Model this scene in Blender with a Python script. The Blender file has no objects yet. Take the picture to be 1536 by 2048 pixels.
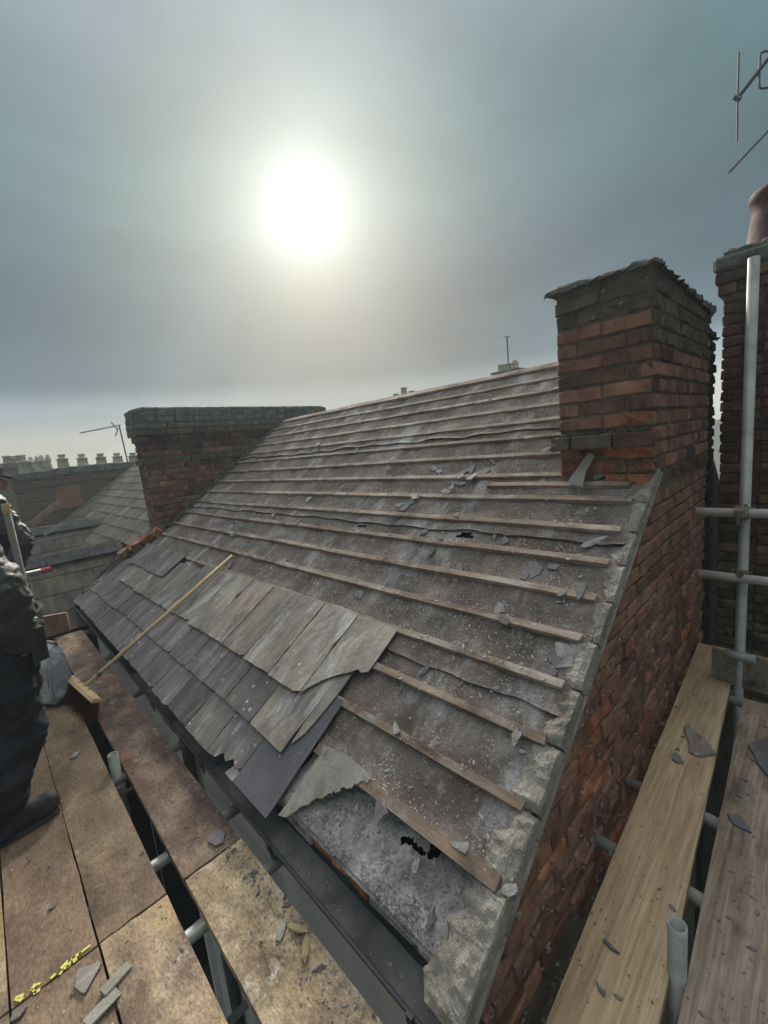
import bpy, bmesh, math, random
from mathutils import Vector, Matrix, noise as mn
import numpy as np
R = random.Random(7)
sc = bpy.context.scene
C = sc.collection
V = Vector

# ------------------------------------------------------------------ camera, sky, sun, exposure
ROOF_A = .601658
def cam_axes():
    rx, ry, rz = -.154517, .0978607, -.757867
    cx, sx, cy, sy, cz, sz = math.cos(rx), math.sin(rx), math.cos(ry), math.sin(ry), math.cos(rz), math.sin(rz)
    X = np.array([[1,0,0],[0,cx,-sx],[0,sx,cx]]); Y = np.array([[cy,0,sy],[0,1,0],[-sy,0,cy]]); Z = np.array([[cz,-sz,0],[sz,cz,0],[0,0,1]])
    return Z @ X @ Y
CA = cam_axes()
cd = bpy.data.cameras.new('camera'); cam = bpy.data.objects.new('camera', cd); C.objects.link(cam)
rt, fw, up = V(CA[:,0]), V(CA[:,1]), V(CA[:,2])
cam.matrix_world = Matrix(((rt.x, up.x, -fw.x, 0), (rt.y, up.y, -fw.y, 0), (rt.z, up.z, -fw.z, 0), (0,0,0,1)))
cd.sensor_fit = 'HORIZONTAL'; cd.sensor_width = 36; cd.lens = 848.6/1536*36
cd.clip_start = .02; cd.clip_end = 3000
sc.camera = cam

SUN = V((.542, .705, .458)).normalized()
w = bpy.data.worlds.new('World'); sc.world = w; w.use_nodes = True
nt = w.node_tree; nt.nodes.clear()
def N(t, **k):
    n = nt.nodes.new(t)
    for a, b in k.items(): setattr(n, a, b)
    return n
L = nt.links.new
tc = N('ShaderNodeTexCoord')
nrm = N('ShaderNodeVectorMath', operation='NORMALIZE'); L(tc.outputs['Generated'], nrm.inputs[0])
sep = N('ShaderNodeSeparateXYZ'); L(nrm.outputs[0], sep.inputs[0])
cr = N('ShaderNodeValToRGB'); cr.color_ramp.interpolation = 'EASE'
els = [(0, (.16,.165,.155)), (.5, (.36,.35,.29)), (.53, (.31,.315,.275)), (.556, (.17,.205,.222)), (.585, (.056,.085,.110)), (.64, (.046,.076,.096)), (.75, (.070,.121,.134)), (.85, (.155,.212,.228)), (1, (.98,.95,.90))]
r = cr.color_ramp
while len(r.elements) < len(els): r.elements.new(.5)
for e, (p, c) in zip(r.elements, els): e.position = p; e.color = (*c, 1)
mr = N('ShaderNodeMapRange'); mr.inputs[1].default_value = -1; mr.inputs[2].default_value = 1; L(sep.outputs[2], mr.inputs[0]); L(mr.outputs[0], cr.inputs[0])
# cloud streaks, flattened toward the horizon
mp = N('ShaderNodeMapping'); mp.inputs['Scale'].default_value = (1.2, 1.2, 2.7); L(nrm.outputs[0], mp.inputs[0])
nz = N('ShaderNodeTexNoise'); nz.inputs['Scale'].default_value = 1.5; nz.inputs['Detail'].default_value = 3.2; nz.inputs['Roughness'].default_value = .5; nz.inputs['Distortion'].default_value = .6; L(mp.outputs[0], nz.inputs['Vector'])
mc = N('ShaderNodeMapRange'); mc.inputs[1].default_value = .3; mc.inputs[2].default_value = .7; mc.inputs[3].default_value = .74; mc.inputs[4].default_value = 1.30; L(nz.outputs['Fac'], mc.inputs[0])
nz2 = N('ShaderNodeTexNoise'); nz2.inputs['Scale'].default_value = 1.3; nz2.inputs['Detail'].default_value = 2; mp2 = N('ShaderNodeMapping'); mp2.inputs['Scale'].default_value = (1,1,2.4); mp2.inputs['Location'].default_value = (3.1,.4,1.7); L(nrm.outputs[0], mp2.inputs[0]); L(mp2.outputs[0], nz2.inputs['Vector'])
tr2 = N('ShaderNodeValToRGB'); tr2.color_ramp.elements[0].position = .38; tr2.color_ramp.elements[0].color = (.95,1.01,1.03,1); tr2.color_ramp.elements[1].position = .62; tr2.color_ramp.elements[1].color = (1.05,.975,1.04,1); L(nz2.outputs['Fac'], tr2.inputs[0])
tint = N('ShaderNodeVectorMath', operation='MULTIPLY'); L(cr.outputs[0], tint.inputs[0]); L(tr2.outputs[0], tint.inputs[1])
mul = N('ShaderNodeVectorMath', operation='SCALE'); L(tint.outputs[0], mul.inputs[0]); L(mc.outputs[0], mul.inputs['Scale'])
# veiled sun: bright disc in thin cloud with a wide aureole
dot = N('ShaderNodeVectorMath', operation='DOT_PRODUCT'); dot.inputs[1].default_value = SUN; L(nrm.outputs[0], dot.inputs[0])
ac = N('ShaderNodeMath', operation='ARCCOSINE'); L(dot.outputs['Value'], ac.inputs[0])
def expo(width, amp):
    a = N('ShaderNodeMath', operation='DIVIDE'); L(ac.outputs[0], a.inputs[0]); a.inputs[1].default_value = -width
    b = N('ShaderNodeMath', operation='EXPONENT'); L(a.outputs[0], b.inputs[0])
    c = N('ShaderNodeMath', operation='MULTIPLY'); L(b.outputs[0], c.inputs[0]); c.inputs[1].default_value = amp
    return c
g1 = expo(math.radians(2.3), .75); g2 = expo(math.radians(11), .34)
disc = N('ShaderNodeMapRange', interpolation_type='SMOOTHSTEP'); L(ac.outputs[0], disc.inputs[0])
disc.inputs[1].default_value = math.radians(2.2); disc.inputs[2].default_value = math.radians(4.1); disc.inputs[3].default_value = 5; disc.inputs[4].default_value = 0
s1 = N('ShaderNodeMath', operation='ADD'); L(g1.outputs[0], s1.inputs[0]); L(g2.outputs[0], s1.inputs[1])
s2 = N('ShaderNodeMath', operation='ADD'); L(s1.outputs[0], s2.inputs[0]); L(disc.outputs[0], s2.inputs[1])
gc = N('ShaderNodeVectorMath', operation='SCALE'); gc.inputs[0].default_value = (.88, 1.0, .99); L(s2.outputs[0], gc.inputs['Scale'])
add = N('ShaderNodeVectorMath', operation='ADD'); L(mul.outputs[0], add.inputs[0]); L(gc.outputs[0], add.inputs[1])
sky = N('ShaderNodeTexSky', sky_type='NISHITA'); sky.sun_disc = False; sky.sun_elevation = math.asin(SUN.z); sky.sun_rotation = math.atan2(SUN.x, SUN.y); sky.air_density = 2; sky.dust_density = 5
sks = N('ShaderNodeVectorMath', operation='SCALE'); L(sky.outputs[0], sks.inputs[0]); sks.inputs['Scale'].default_value = .004
ad2 = N('ShaderNodeVectorMath', operation='ADD'); L(add.outputs[0], ad2.inputs[0]); L(sks.outputs[0], ad2.inputs[1])
bg = N('ShaderNodeBackground'); L(ad2.outputs[0], bg.inputs[0]); bg.inputs[1].default_value = .93
wo = N('ShaderNodeOutputWorld'); L(bg.outputs[0], wo.inputs[0])

sd = bpy.data.lights.new('sun', 'SUN'); sd.energy = 3.0; sd.angle = math.radians(14); sd.color = (1, .92, .80)
so = bpy.data.objects.new('sun', sd); C.objects.link(so); so.rotation_euler = (-SUN).to_track_quat('-Z', 'Y').to_euler()
vs = sc.view_settings; vs.view_transform = 'Standard'; vs.look = 'None'; vs.exposure = 0.78; vs.gamma = 1; vs.use_curve_mapping = False
sc.cycles.max_bounces = 6

# ------------------------------------------------------------------ helpers
def tag(o, label=None, cat=None, group=None, kind=None):
    if label: o['label'] = label
    if cat: o['category'] = cat
    if group: o['group'] = group
    if kind: o['kind'] = kind
    return o
def empty(name, loc=(0,0,0), **k):
    o = bpy.data.objects.new(name, None); C.objects.link(o); o.location = loc; o.empty_display_size = .1
    return tag(o, **k)
def link(name, me, mat=None, parent=None, M=None, **k):
    o = bpy.data.objects.new(name, me); C.objects.link(o)
    if mat and not me.materials: me.materials.append(mat)
    if parent: o.parent = parent; o.matrix_parent_inverse = Matrix.Translation(-parent.location)
    if M is not None: o.matrix_basis = M
    return tag(o, **k)
def mesh(name, vs_, fs, smooth=False):
    me = bpy.data.meshes.new(name); me.from_pydata([tuple(v) for v in vs_], [], fs); me.update()
    if smooth:
        for p in me.polygons: p.use_smooth = True
    return me
class MB:
    """collects simple shapes into one mesh"""
    def __init__(s): s.v = []; s.f = []
    def add(s, vs_, fs):
        n = len(s.v); s.v += [tuple(v) for v in vs_]; s.f += [tuple(i+n for i in f) for f in fs]
    def box(s, c, d, M=None, jit=0):
        x, y, z = d[0]/2, d[1]/2, d[2]/2
        vs_ = [V((a*x, b*y, e*z)) for a in (-1,1) for b in (-1,1) for e in (-1,1)]
        vs_ = [v + V((R.uniform(-jit,jit), R.uniform(-jit,jit), R.uniform(-jit,jit))) for v in vs_]
        if M: vs_ = [M @ v for v in vs_]
        s.add([v + V(c) for v in vs_], [(0,1,3,2),(4,6,7,5),(0,4,5,1),(2,3,7,6),(0,2,6,4),(1,5,7,3)])
    def tube(s, a, b, r, r2=None, n=14, cap=True):
        a, b = V(a), V(b); r2 = r if r2 is None else r2; d = (b-a).normalized(); u = d.orthogonal().normalized(); w_ = d.cross(u)
        vs_ = []
        for p, q in ((a, r), (b, r2)):
            vs_ += [p + (u*math.cos(t)+w_*math.sin(t))*q for t in [2*math.pi*i/n for i in range(n)]]
        fs = [(i, (i+1)%n, n+(i+1)%n, n+i) for i in range(n)]
        if cap: fs += [tuple(range(n-1,-1,-1)), tuple(range(n, 2*n))]
        s.add(vs_, fs)
    def pipe(s, a, b, r, t=.004, n=20):
        """hollow tube with open ends"""
        a, b = V(a), V(b); d = (b-a).normalized(); u = d.orthogonal().normalized(); w_ = d.cross(u); vs_ = []
        for p, q in ((a, r), (b, r), (b, r-t), (a, r-t)):
            vs_ += [p + (u*math.cos(k)+w_*math.sin(k))*q for k in [2*math.pi*i/n for i in range(n)]]
        fs = []
        for m in range(4):
            m2 = (m+1) % 4
            fs += [(m*n+i, m*n+(i+1)%n, m2*n+(i+1)%n, m2*n+i) for i in range(n)]
        s.add(vs_, fs)
    def lathe(s, c, prof, n=20, axis=V((0,0,1)), sc_=(1,1)):
        vs_ = []
        for r_, z in prof: vs_ += [V(c) + V((r_*math.cos(t)*sc_[0], r_*math.sin(t)*sc_[1], z)) for t in [2*math.pi*i/n for i in range(n)]]
        fs = [(j*n+i, j*n+(i+1)%n, (j+1)*n+(i+1)%n, (j+1)*n+i) for j in range(len(prof)-1) for i in range(n)]
        s.add(vs_, fs)
    def build(s, name, mat, parent=None, smooth=False, **k):
        return link(name, mesh(name, s.v, s.f, smooth), mat, parent, **k)
def box(name, c, d, mat, parent=None, M=None, jit=0, bev=0, **k):
    m = MB(); m.box(c, d, M, jit); o = m.build(name, mat, parent, **k)
    if bev:
        b = bmesh.new(); b.from_mesh(o.data); bmesh.ops.bevel(b, geom=b.edges[:], offset=bev, segments=1, affect='EDGES'); b.to_mesh(o.data); b.free()
    return o
S_ = V((math.cos(ROOF_A), 0, math.sin(ROOF_A))); N_ = V((-math.sin(ROOF_A), 0, math.cos(ROOF_A)))
H = 1.57
def RP(s, y, h=0): return S_*s + N_*(-H+h) + V((0, y, 0))
MR = Matrix(((S_.x, 0, N_.x, 0), (S_.y, 1, N_.y, 0), (S_.z, 0, N_.z, 0), (0,0,0,1)))   # local x upslope, y along eaves, z off the roof
def roofz(x): return (x+N_.x*H)/S_.x*S_.z - N_.z*H
def at(px, py, ax, v):
    """a point of the place seen at photo pixel (px, py) on the plane axis=v"""
    d = rt*((px-768)/848.6) + fw - up*((py-1024)/848.6)
    return d*(v/d[ax])
def on_roof(px, py, h=0):
    d = rt*((px-768)/848.6) + fw - up*((py-1024)/848.6)
    p = d*((-H+h)/d.dot(N_)); return p.dot(S_), p.y
def fbm(x, y, z=0, o=4): return mn.fractal(V((x, y, z)), 1.0, 2.0, o)

# ------------------------------------------------------------------ materials
def mk(name, stops, scale=4, detail=6, stretch=(1,1,1), rough=.85, bump=.3, bscale=None, rnd=0, hue=0, over=None, specks=None, metal=0, spec=.3, seedoff=True, bdist=.01, grain=None, dirt=None):
    m = bpy.data.materials.new(name); m.use_nodes = True; t = m.node_tree; t.nodes.clear()
    def n(ty, **k):
        q = t.nodes.new(ty)
        for a, b in k.items(): setattr(q, a, b)
        return q
    l = t.links.new
    out = n('ShaderNodeOutputMaterial'); bs = n('ShaderNodeBsdfPrincipled'); l(bs.outputs[0], out.inputs[0])
    co = n('ShaderNodeTexCoord'); oi = n('ShaderNodeObjectInfo')
    vec = co.outputs['Object']
    if seedoff:
        a = n('ShaderNodeMath', operation='MULTIPLY'); a.inputs[1].default_value = 37.; l(oi.outputs['Random'], a.inputs[0])
        b = n('ShaderNodeVectorMath', operation='ADD'); l(vec, b.inputs[0]); l(a.outputs[0], b.inputs[1]); vec = b.outputs[0]
    mp_ = n('ShaderNodeMapping'); mp_.inputs['Scale'].default_value = stretch; l(vec, mp_.inputs[0])
    def ns(sc_, de=detail, src=None, ro=.6, dist=0):
        q = n('ShaderNodeTexNoise'); q.inputs['Scale'].default_value = sc_; q.inputs['Detail'].default_value = de; q.inputs['Roughness'].default_value = ro; q.inputs['Distortion'].default_value = dist
        l(src or mp_.outputs[0], q.inputs['Vector']); return q.outputs['Fac']
    def ramp(src, st, interp='LINEAR'):
        q = n('ShaderNodeValToRGB'); q.color_ramp.interpolation = interp
        while len(q.color_ramp.elements) < len(st): q.color_ramp.elements.new(.5)
        for e, (p, c) in zip(q.color_ramp.elements, st): e.position = p; e.color = (*c, 1) if len(c) == 3 else c
        l(src, q.inputs[0]); return q.outputs[0]
    def mix(fac, a, b, mode='MIX'):
        q = n('ShaderNodeMix', data_type='RGBA', blend_type=mode)
        if isinstance(fac, float): q.inputs[0].default_value = fac
        else: l(fac, q.inputs[0])
        for i, x in ((6, a), (7, b)):
            if isinstance(x, tuple): q.inputs[i].default_value = (*x, 1)
            else: l(x, q.inputs[i])
        return q.outputs[2]
    col = ramp(ns(scale, dist=.2), stops)
    for ov in (over or []):       # (colour, scale, lo, hi, strength, stretch?)
        c_, s_, lo, hi, st_ = ov[:5]
        src = vec
        if len(ov) > 5:
            q = n('ShaderNodeMapping'); q.inputs['Scale'].default_value = ov[5]; l(vec, q.inputs[0]); src = q.outputs[0]
        f = ramp(ns(s_, 8, src, .68), [(lo, (0,0,0)), (hi, (st_,)*3)])
        col = mix(f, col, c_)
    if grain:                     # fine fibres: (scale vector, amount)
        q = n('ShaderNodeMapping'); q.inputs['Scale'].default_value = grain[0]; l(vec, q.inputs[0])
        f = ramp(ns(1, 5, q.outputs[0], .7), [(.3, (1-grain[1],)*3), (.7, (1+grain[1]*.6,)*3)])
        col = mix(1., col, f, 'MULTIPLY')
    for sp in (specks or []):     # (colour, scale, threshold)
        v_ = n('ShaderNodeTexVoronoi'); v_.inputs['Scale'].default_value = sp[1]; l(vec, v_.inputs['Vector'])
        f1 = ramp(v_.outputs['Distance'], [(sp[2], (1,1,1)), (sp[2]*1.5, (0,0,0))])
        f2 = ramp(ns(sp[1]*.12, 3, vec), [(.48, (0,0,0)), (.6, (1,1,1))])
        f = mix(1., f1, f2, 'MULTIPLY'); col = mix(f, col, sp[0])
    if rnd or hue:
        h_ = n('ShaderNodeHueSaturation')
        a = n('ShaderNodeMapRange'); a.inputs[3].default_value = 1-rnd; a.inputs[4].default_value = 1+rnd; l(oi.outputs['Random'], a.inputs[0]); l(a.outputs[0], h_.inputs['Value'])
        if hue:
            b = n('ShaderNodeMath', operation='MULTIPLY'); b.inputs[1].default_value = 7.13; l(oi.outputs['Random'], b.inputs[0])
            c2 = n('ShaderNodeMath', operation='FRACT'); l(b.outputs[0], c2.inputs[0])
            d2 = n('ShaderNodeMapRange'); d2.inputs[3].default_value = .5-hue; d2.inputs[4].default_value = .5+hue; l(c2.outputs[0], d2.inputs[0]); l(d2.outputs[0], h_.inputs['Hue'])
        l(col, h_.inputs['Color']); col = h_.outputs[0]
    l(col, bs.inputs['Base Color'])
    bs.inputs['Metallic'].default_value = metal; bs.inputs['Specular IOR Level'].default_value = spec
    rr = ramp(ns(scale*2.3), [(.25, (max(0,rough-.13),)*3), (.75, (min(1,rough+.1),)*3)]); l(rr, bs.inputs['Roughness'])
    if bump:
        bp = n('ShaderNodeBump'); bp.inputs['Strength'].default_value = bump; bp.inputs['Distance'].default_value = bdist
        l(ns(bscale or scale*5, 8, None, .7), bp.inputs['Height']); l(bp.outputs[0], bs.inputs['Normal'])
    return m
M = {}
M['brick'] = mk('brick', [(.25,(.10,.056,.042)),(.42,(.20,.108,.078)),(.6,(.285,.155,.108)),(.8,(.39,.22,.155))], 9, rough=.9, bump=.7, bscale=42, rnd=.32, hue=.012,
    over=[((.035,.03,.027), 5, .5,.72,.75), ((.42,.155,.07), 3.3, .62,.72,.6), ((.25,.24,.21), 14, .62,.75,.5)])
M['brick_dark'] = mk('brick_soot', [(.25,(.07,.045,.035)),(.5,(.15,.085,.06)),(.8,(.25,.145,.10))], 9, rough=.9, bump=.6, bscale=42, rnd=.35, hue=.02, over=[((.03,.028,.027), 4, .42,.65,.85), ((.2,.19,.13), 12, .62,.75,.5)])
M['brick_moss'] = mk('brick_mossy', [(.3,(.075,.06,.048)),(.6,(.15,.115,.09)),(.8,(.22,.17,.13))], 9, rough=.95, bump=.9, bscale=40, rnd=.2, over=[((.085,.085,.05), 6, .42,.6,.8), ((.42,.42,.38), 22, .60,.68,.8)])
M['brick_fresh'] = mk('brick_broken', [(.3,(.19,.07,.04)),(.5,(.38,.15,.08)),(.75,(.52,.27,.16))], 14, rough=.95, bump=1, bscale=45, rnd=.3, over=[((.10,.07,.05), 7, .5,.66,.9), ((.5,.47,.4), 16, .58,.7,.7)])
M['brick_yellow'] = mk('brick_stock', [(.3,(.06,.05,.035)),(.6,(.16,.13,.08)),(.8,(.26,.22,.13))], 9, rough=.9, bump=.6, bscale=42, rnd=.35, over=[((.03,.03,.027), 5, .5,.65,.8)])
M['mortar'] = mk('mortar', [(.3,(.085,.07,.055)),(.6,(.18,.155,.125)),(.8,(.29,.26,.22))], 11, rough=.95, bump=.8, bscale=70, over=[((.05,.045,.04), 4, .5,.7,.7)])
M['mortar_dark'] = mk('mortar_sooty', [(.3,(.05,.045,.04)),(.6,(.11,.10,.085)),(.8,(.2,.19,.16))], 11, rough=.95, bump=.8, bscale=70)
M['mortar_pale'] = mk('mortar_verge', [(.25,(.22,.205,.17)),(.5,(.38,.36,.31)),(.8,(.54,.52,.47))], 13, rough=.95, bump=1, bscale=75, rnd=.1, bdist=.02, over=[((.12,.11,.085), 6, .55,.7,.6), ((.20,.20,.12), 3, .5,.7,.35)], specks=[((.6,.6,.56), 90, .16)])
M['rubble'] = mk('rubble', [(.25,(.15,.14,.125)),(.45,(.30,.29,.27)),(.62,(.46,.45,.43)),(.8,(.64,.63,.61))], 9, rough=.95, bump=1, bscale=90, bdist=.012, over=[((.62,.61,.585), 3.2,.5,.62,.85), ((.42,.27,.16), 3.1,.6,.7,.5), ((.08,.075,.065), 5, .5,.64,.7), ((.34,.27,.18), 4, .58,.7,.45)], specks=[((.66,.66,.64), 110, .2)])
M['felt'] = mk('roofing_felt', [(.25,(.098,.081,.069)),(.5,(.205,.176,.152)),(.72,(.34,.305,.27))], 4.5, stretch=(1.5,.7,1), rough=.93, bump=1, bscale=70, bdist=.009, seedoff=False, grain=((120,60,120),.42),
    over=[((.13,.085,.055), 2.2,.48,.68,.6), ((.52,.51,.49), 2.3,.54,.66,.85,(.55,1.3,1)), ((.06,.052,.045), 3.3,.54,.68,.6), ((.44,.43,.41), 7,.58,.70,.6,(.5,1.2,1)), ((.40,.39,.37), 9,.60,.74,.6,(.5,1,1)), ((.055,.048,.042), 1.7,.55,.7,.55)], specks=[((.66,.66,.64), 72, .16), ((.5,.5,.49), 160, .19)])
M['felt_pale'] = mk('dusty_felt', [(.25,(.20,.19,.165)),(.5,(.31,.30,.265)),(.75,(.40,.39,.35))], 9, rough=.95, bump=1, bscale=110, bdist=.006, over=[((.14,.13,.11), 4,.55,.7,.7), ((.30,.27,.18), 3,.5,.7,.5)])
M['batten'] = mk('batten_timber', [(.25,(.12,.085,.063)),(.5,(.28,.21,.158)),(.75,(.47,.385,.31))], 7, stretch=(1,.25,1), rough=.85, bump=.6, bscale=30, rnd=.13, seedoff=True, grain=((60,3,60),.32),
    over=[((.52,.49,.45), 5,.50,.66,.8,(1,.7,1)), ((.07,.045,.032), 4.2,.54,.68,.85), ((.46,.31,.17), 2.3,.58,.7,.5)], specks=[((.6,.59,.56), 60,.14)])
M['slate'] = mk('weathered_slate', [(.25,(.085,.078,.074)),(.5,(.15,.138,.13)),(.75,(.225,.208,.19))], 7, stretch=(.8,1.5,1), rough=.62, bump=.8, bscale=16, rnd=.30, hue=.015, spec=.5, grain=((22,60,22),.16),
    over=[((.27,.24,.20), 3,.52,.70,.6,(.4,1.6,1)), ((.07,.063,.06), 8,.56,.7,.6,(.5,2,1)), ((.34,.345,.335), 4.5,.55,.7,.65,(.35,2.2,1)), ((.55,.55,.53), 7,.60,.70,.7,(.6,1.7,1)), ((.045,.04,.038), 6,.60,.70,.65,(.5,1.8,1)), ((.13,.10,.125), 2.5,.58,.7,.45)], specks=[((.62,.62,.55), 17,.12), ((.06,.055,.05), 12,.10)])
M['slate_row'] = mk('weathered_slate_upper', [(.25,(.11,.10,.09)),(.5,(.205,.185,.16)),(.75,(.30,.28,.25))], 7, stretch=(.8,1.5,1), rough=.64, bump=.8, bscale=16, rnd=.24, hue=.018, spec=.45, grain=((22,60,22),.18),
    over=[((.34,.29,.215), 2.5,.50,.64,.75,(.6,1.4,1)), ((.46,.46,.445), 3.2,.54,.64,.8,(.5,1.6,1)), ((.07,.062,.055), 4,.55,.66,.7,(.6,1.4,1)), ((.55,.55,.53), 7,.60,.70,.7,(.6,1.7,1)), ((.045,.04,.038), 6,.60,.70,.65,(.5,1.8,1)), ((.15,.11,.10), 4.5,.55,.7,.7), ((.10,.09,.085), 9,.58,.72,.55,(.5,2,1))], specks=[((.62,.62,.55), 17,.12)])
M['slate_new'] = mk('clean_slate', [(.25,(.085,.085,.093)),(.5,(.112,.112,.122)),(.75,(.145,.145,.155))], 4, stretch=(.5,1.5,1), rough=.5, bump=.3, bscale=25, spec=.5, grain=((5,60,5),.1), over=[((.20,.21,.20), 3,.55,.75,.5)], specks=[((.42,.42,.44), 9,.035)])
M['slate_far'] = mk('mossy_far_slate', [(.25,(.055,.054,.048)),(.5,(.10,.098,.084)),(.75,(.155,.15,.128))], 6, stretch=(.5,1.6,1), rough=.85, bump=.5, bscale=26, rnd=.22, grain=((7,60,7),.2), over=[((.21,.20,.10), 1.1,.5,.66,.6), ((.3,.3,.28), 5,.6,.72,.5,(.3,2,1))])
M['shard'] = mk('slate_chip', [(.25,(.14,.135,.135)),(.6,(.27,.26,.262)),(.8,(.44,.43,.42))], 22, rough=.75, bump=.8, bscale=50, rnd=.4, hue=.012)
M['chips'] = mk('slate_crumbs', [(.25,(.22,.21,.20)),(.5,(.42,.41,.40)),(.8,(.66,.65,.63))], 9, rough=.9, bump=0, seedoff=False)
M['board_left'] = mk('scaffold_board_worn', [(.22,(.13,.093,.062)),(.42,(.30,.225,.15)),(.6,(.48,.375,.25)),(.8,(.64,.54,.38))], 8, detail=9, stretch=(1,.6,1), rough=.9, bump=1, bscale=90, rnd=.10, hue=.012, bdist=.006, grain=((150,60,150),.5),
    over=[((.10,.07,.058), 3.2,.50,.64,.8), ((.56,.50,.42), 9,.58,.68,.6), ((.50,.36,.18), 1.9,.52,.68,.7), ((.10,.085,.075), 6.5,.56,.70,.7), ((.50,.46,.39), 5,.6,.75,.5,(2,.5,1))], specks=[((.09,.07,.06), 26,.10)])
M['board_brown'] = mk('scaffold_board_brown', [(.22,(.115,.078,.052)),(.5,(.235,.168,.113)),(.8,(.40,.305,.205))], 6, detail=9, stretch=(1,.6,1), rough=.88, bump=.8, bscale=80, rnd=.08, hue=.01, bdist=.005, grain=((130,45,130),.45),
    over=[((.10,.065,.05), 2.4,.48,.64,.8), ((.42,.37,.31), 6,.60,.72,.5), ((.42,.29,.14), 1.6,.6,.75,.6)], specks=[((.5,.45,.38), 22,.06)])
M['tar'] = mk('tarred_brick', [(.3,(.012,.013,.013)),(.7,(.035,.035,.033))], 12, rough=.85, bump=.6, bscale=40)  # tar black, deepened by the painted-in shadow of the narrow gap
M['board_dark'] = mk('scaffold_board_dirty', [(.22,(.06,.045,.036)),(.45,(.14,.10,.078)),(.65,(.27,.205,.155)),(.85,(.44,.37,.29))], 7, detail=9, stretch=(1,.7,1), rough=.9, bump=.8, bscale=55, rnd=.1, bdist=.006, grain=((110,40,110),.42),
    over=[((.05,.042,.036), 3.1,.48,.64,.8,(1.6,.5,1)), ((.46,.42,.37), 5,.56,.68,.75), ((.50,.38,.20), 1.5,.55,.7,.6), ((.24,.12,.085), 2.2,.52,.7,.5)])
M['board_pine'] = mk('scaffold_board_pale', [(.22,(.28,.205,.12)),(.5,(.43,.325,.20)),(.8,(.55,.43,.28))], 3, stretch=(.25,2.2,1), rough=.82, bump=.35, bscale=30, bdist=.004, grain=((3,90,40),.42),
    over=[((.20,.145,.09), 2.2,.55,.70,.7,(.3,3,1)), ((.20,.17,.13), 10,.60,.72,.5), ((.46,.43,.36), 3,.55,.75,.35)], specks=[((.10,.07,.045), 30,.075), ((.08,.055,.035), 11,.035)])
M['board_grey'] = mk('scaffold_board_greyed', [(.22,(.14,.112,.085)),(.45,(.28,.235,.18)),(.7,(.42,.36,.285))], 3.5, stretch=(.4,1.6,1), rough=.88, bump=.6, bscale=36, bdist=.005, grain=((4,80,40),.5),
    over=[((.09,.078,.065), 4.2,.48,.62,.85,(.6,1.3,1)), ((.13,.11,.09), 14,.58,.7,.6), ((.42,.36,.27), 5,.55,.7,.6)], specks=[((.09,.07,.05), 24,.08)])
M['wood_new'] = mk('new_timber', [(.3,(.52,.38,.20)),(.7,(.66,.51,.31))], 5, stretch=(1,1,1), rough=.6, bump=.15, bscale=30, grain=((40,40,6),.1), over=[((.35,.22,.1),4,.6,.72,.5)])
M['wood_end'] = mk('weathered_timber', [(.3,(.20,.12,.07)),(.7,(.42,.29,.19))], 7, rough=.85, bump=.4, grain=((40,5,40),.2))
M['steel'] = mk('galvanised_steel', [(.25,(.20,.215,.205)),(.5,(.30,.32,.305)),(.8,(.43,.45,.435))], 9, rough=.5, bump=.25, bscale=60, rnd=.1, metal=.1, spec=.5, bdist=.003, over=[((.30,.25,.19), 6,.6,.72,.6), ((.13,.13,.125), 11,.6,.7,.7)])
M['steel_pale'] = mk('pale_galvanised_steel', [(.25,(.50,.52,.50)),(.5,(.64,.66,.64)),(.8,(.76,.78,.76))], 9, rough=.45, bump=.2, bscale=60, metal=.0, spec=.6, bdist=.003, over=[((.40,.36,.28), 8,.6,.72,.6)])
M['steel_olive'] = mk('dull_olive_tube', [(.3,(.085,.085,.065)),(.7,(.14,.14,.105))], 9, rough=.7, bump=.3)
M['steel_green'] = mk('galvanised_steel_stained', [(.25,(.17,.20,.17)),(.5,(.25,.29,.24)),(.8,(.36,.40,.34))], 9, rough=.5, bump=.25, bscale=60, metal=.3, spec=.5, bdist=.003, over=[((.33,.36,.14), 7,.55,.7,.6)])
M['rust'] = mk('coupler_steel', [(.25,(.09,.07,.055)),(.5,(.2,.175,.15)),(.8,(.36,.34,.31))], 20, rough=.6, bump=.4, metal=.4)
M['gutter'] = mk('black_gutter', [(.25,(.022,.025,.027)),(.5,(.045,.050,.053)),(.8,(.095,.10,.10))], 5, stretch=(1,.4,1), rough=.42, bump=.3, bscale=30, spec=.5, bdist=.003, over=[((.15,.14,.125), 3.2,.54,.72,.6,(1,.6,1)), ((.22,.20,.17), 12,.62,.74,.6)])
M['silt'] = mk('gutter_silt', [(.25,(.05,.05,.048)),(.5,(.16,.165,.165)),(.8,(.30,.30,.29))], 5, rough=.9, bump=1, bscale=80, seedoff=False)
M['render'] = mk('grey_wall_paint', [(.3,(.48,.49,.465)),(.7,(.60,.61,.58))], 3, rough=.7, bump=.15, bscale=60, over=[((.13,.135,.13),2,.5,.75,.5)])
M['white'] = mk('white_paint', [(.3,(.6,.6,.58)),(.7,(.75,.75,.73))], 5, rough=.5, bump=.05)
M['lead'] = mk('dark_ridge', [(.25,(.035,.038,.038)),(.5,(.07,.075,.073)),(.8,(.13,.135,.13))], 8, rough=.85, bump=.6, bscale=40, rnd=.15)
M['moss'] = mk('moss_dark_mortar', [(.25,(.022,.022,.018)),(.5,(.055,.055,.042)),(.8,(.14,.14,.11))], 20, rough=.95, bump=1, bscale=70, over=[((.085,.10,.035), 6,.5,.65,.7), ((.32,.32,.29), 14,.6,.7,.6)])
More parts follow.
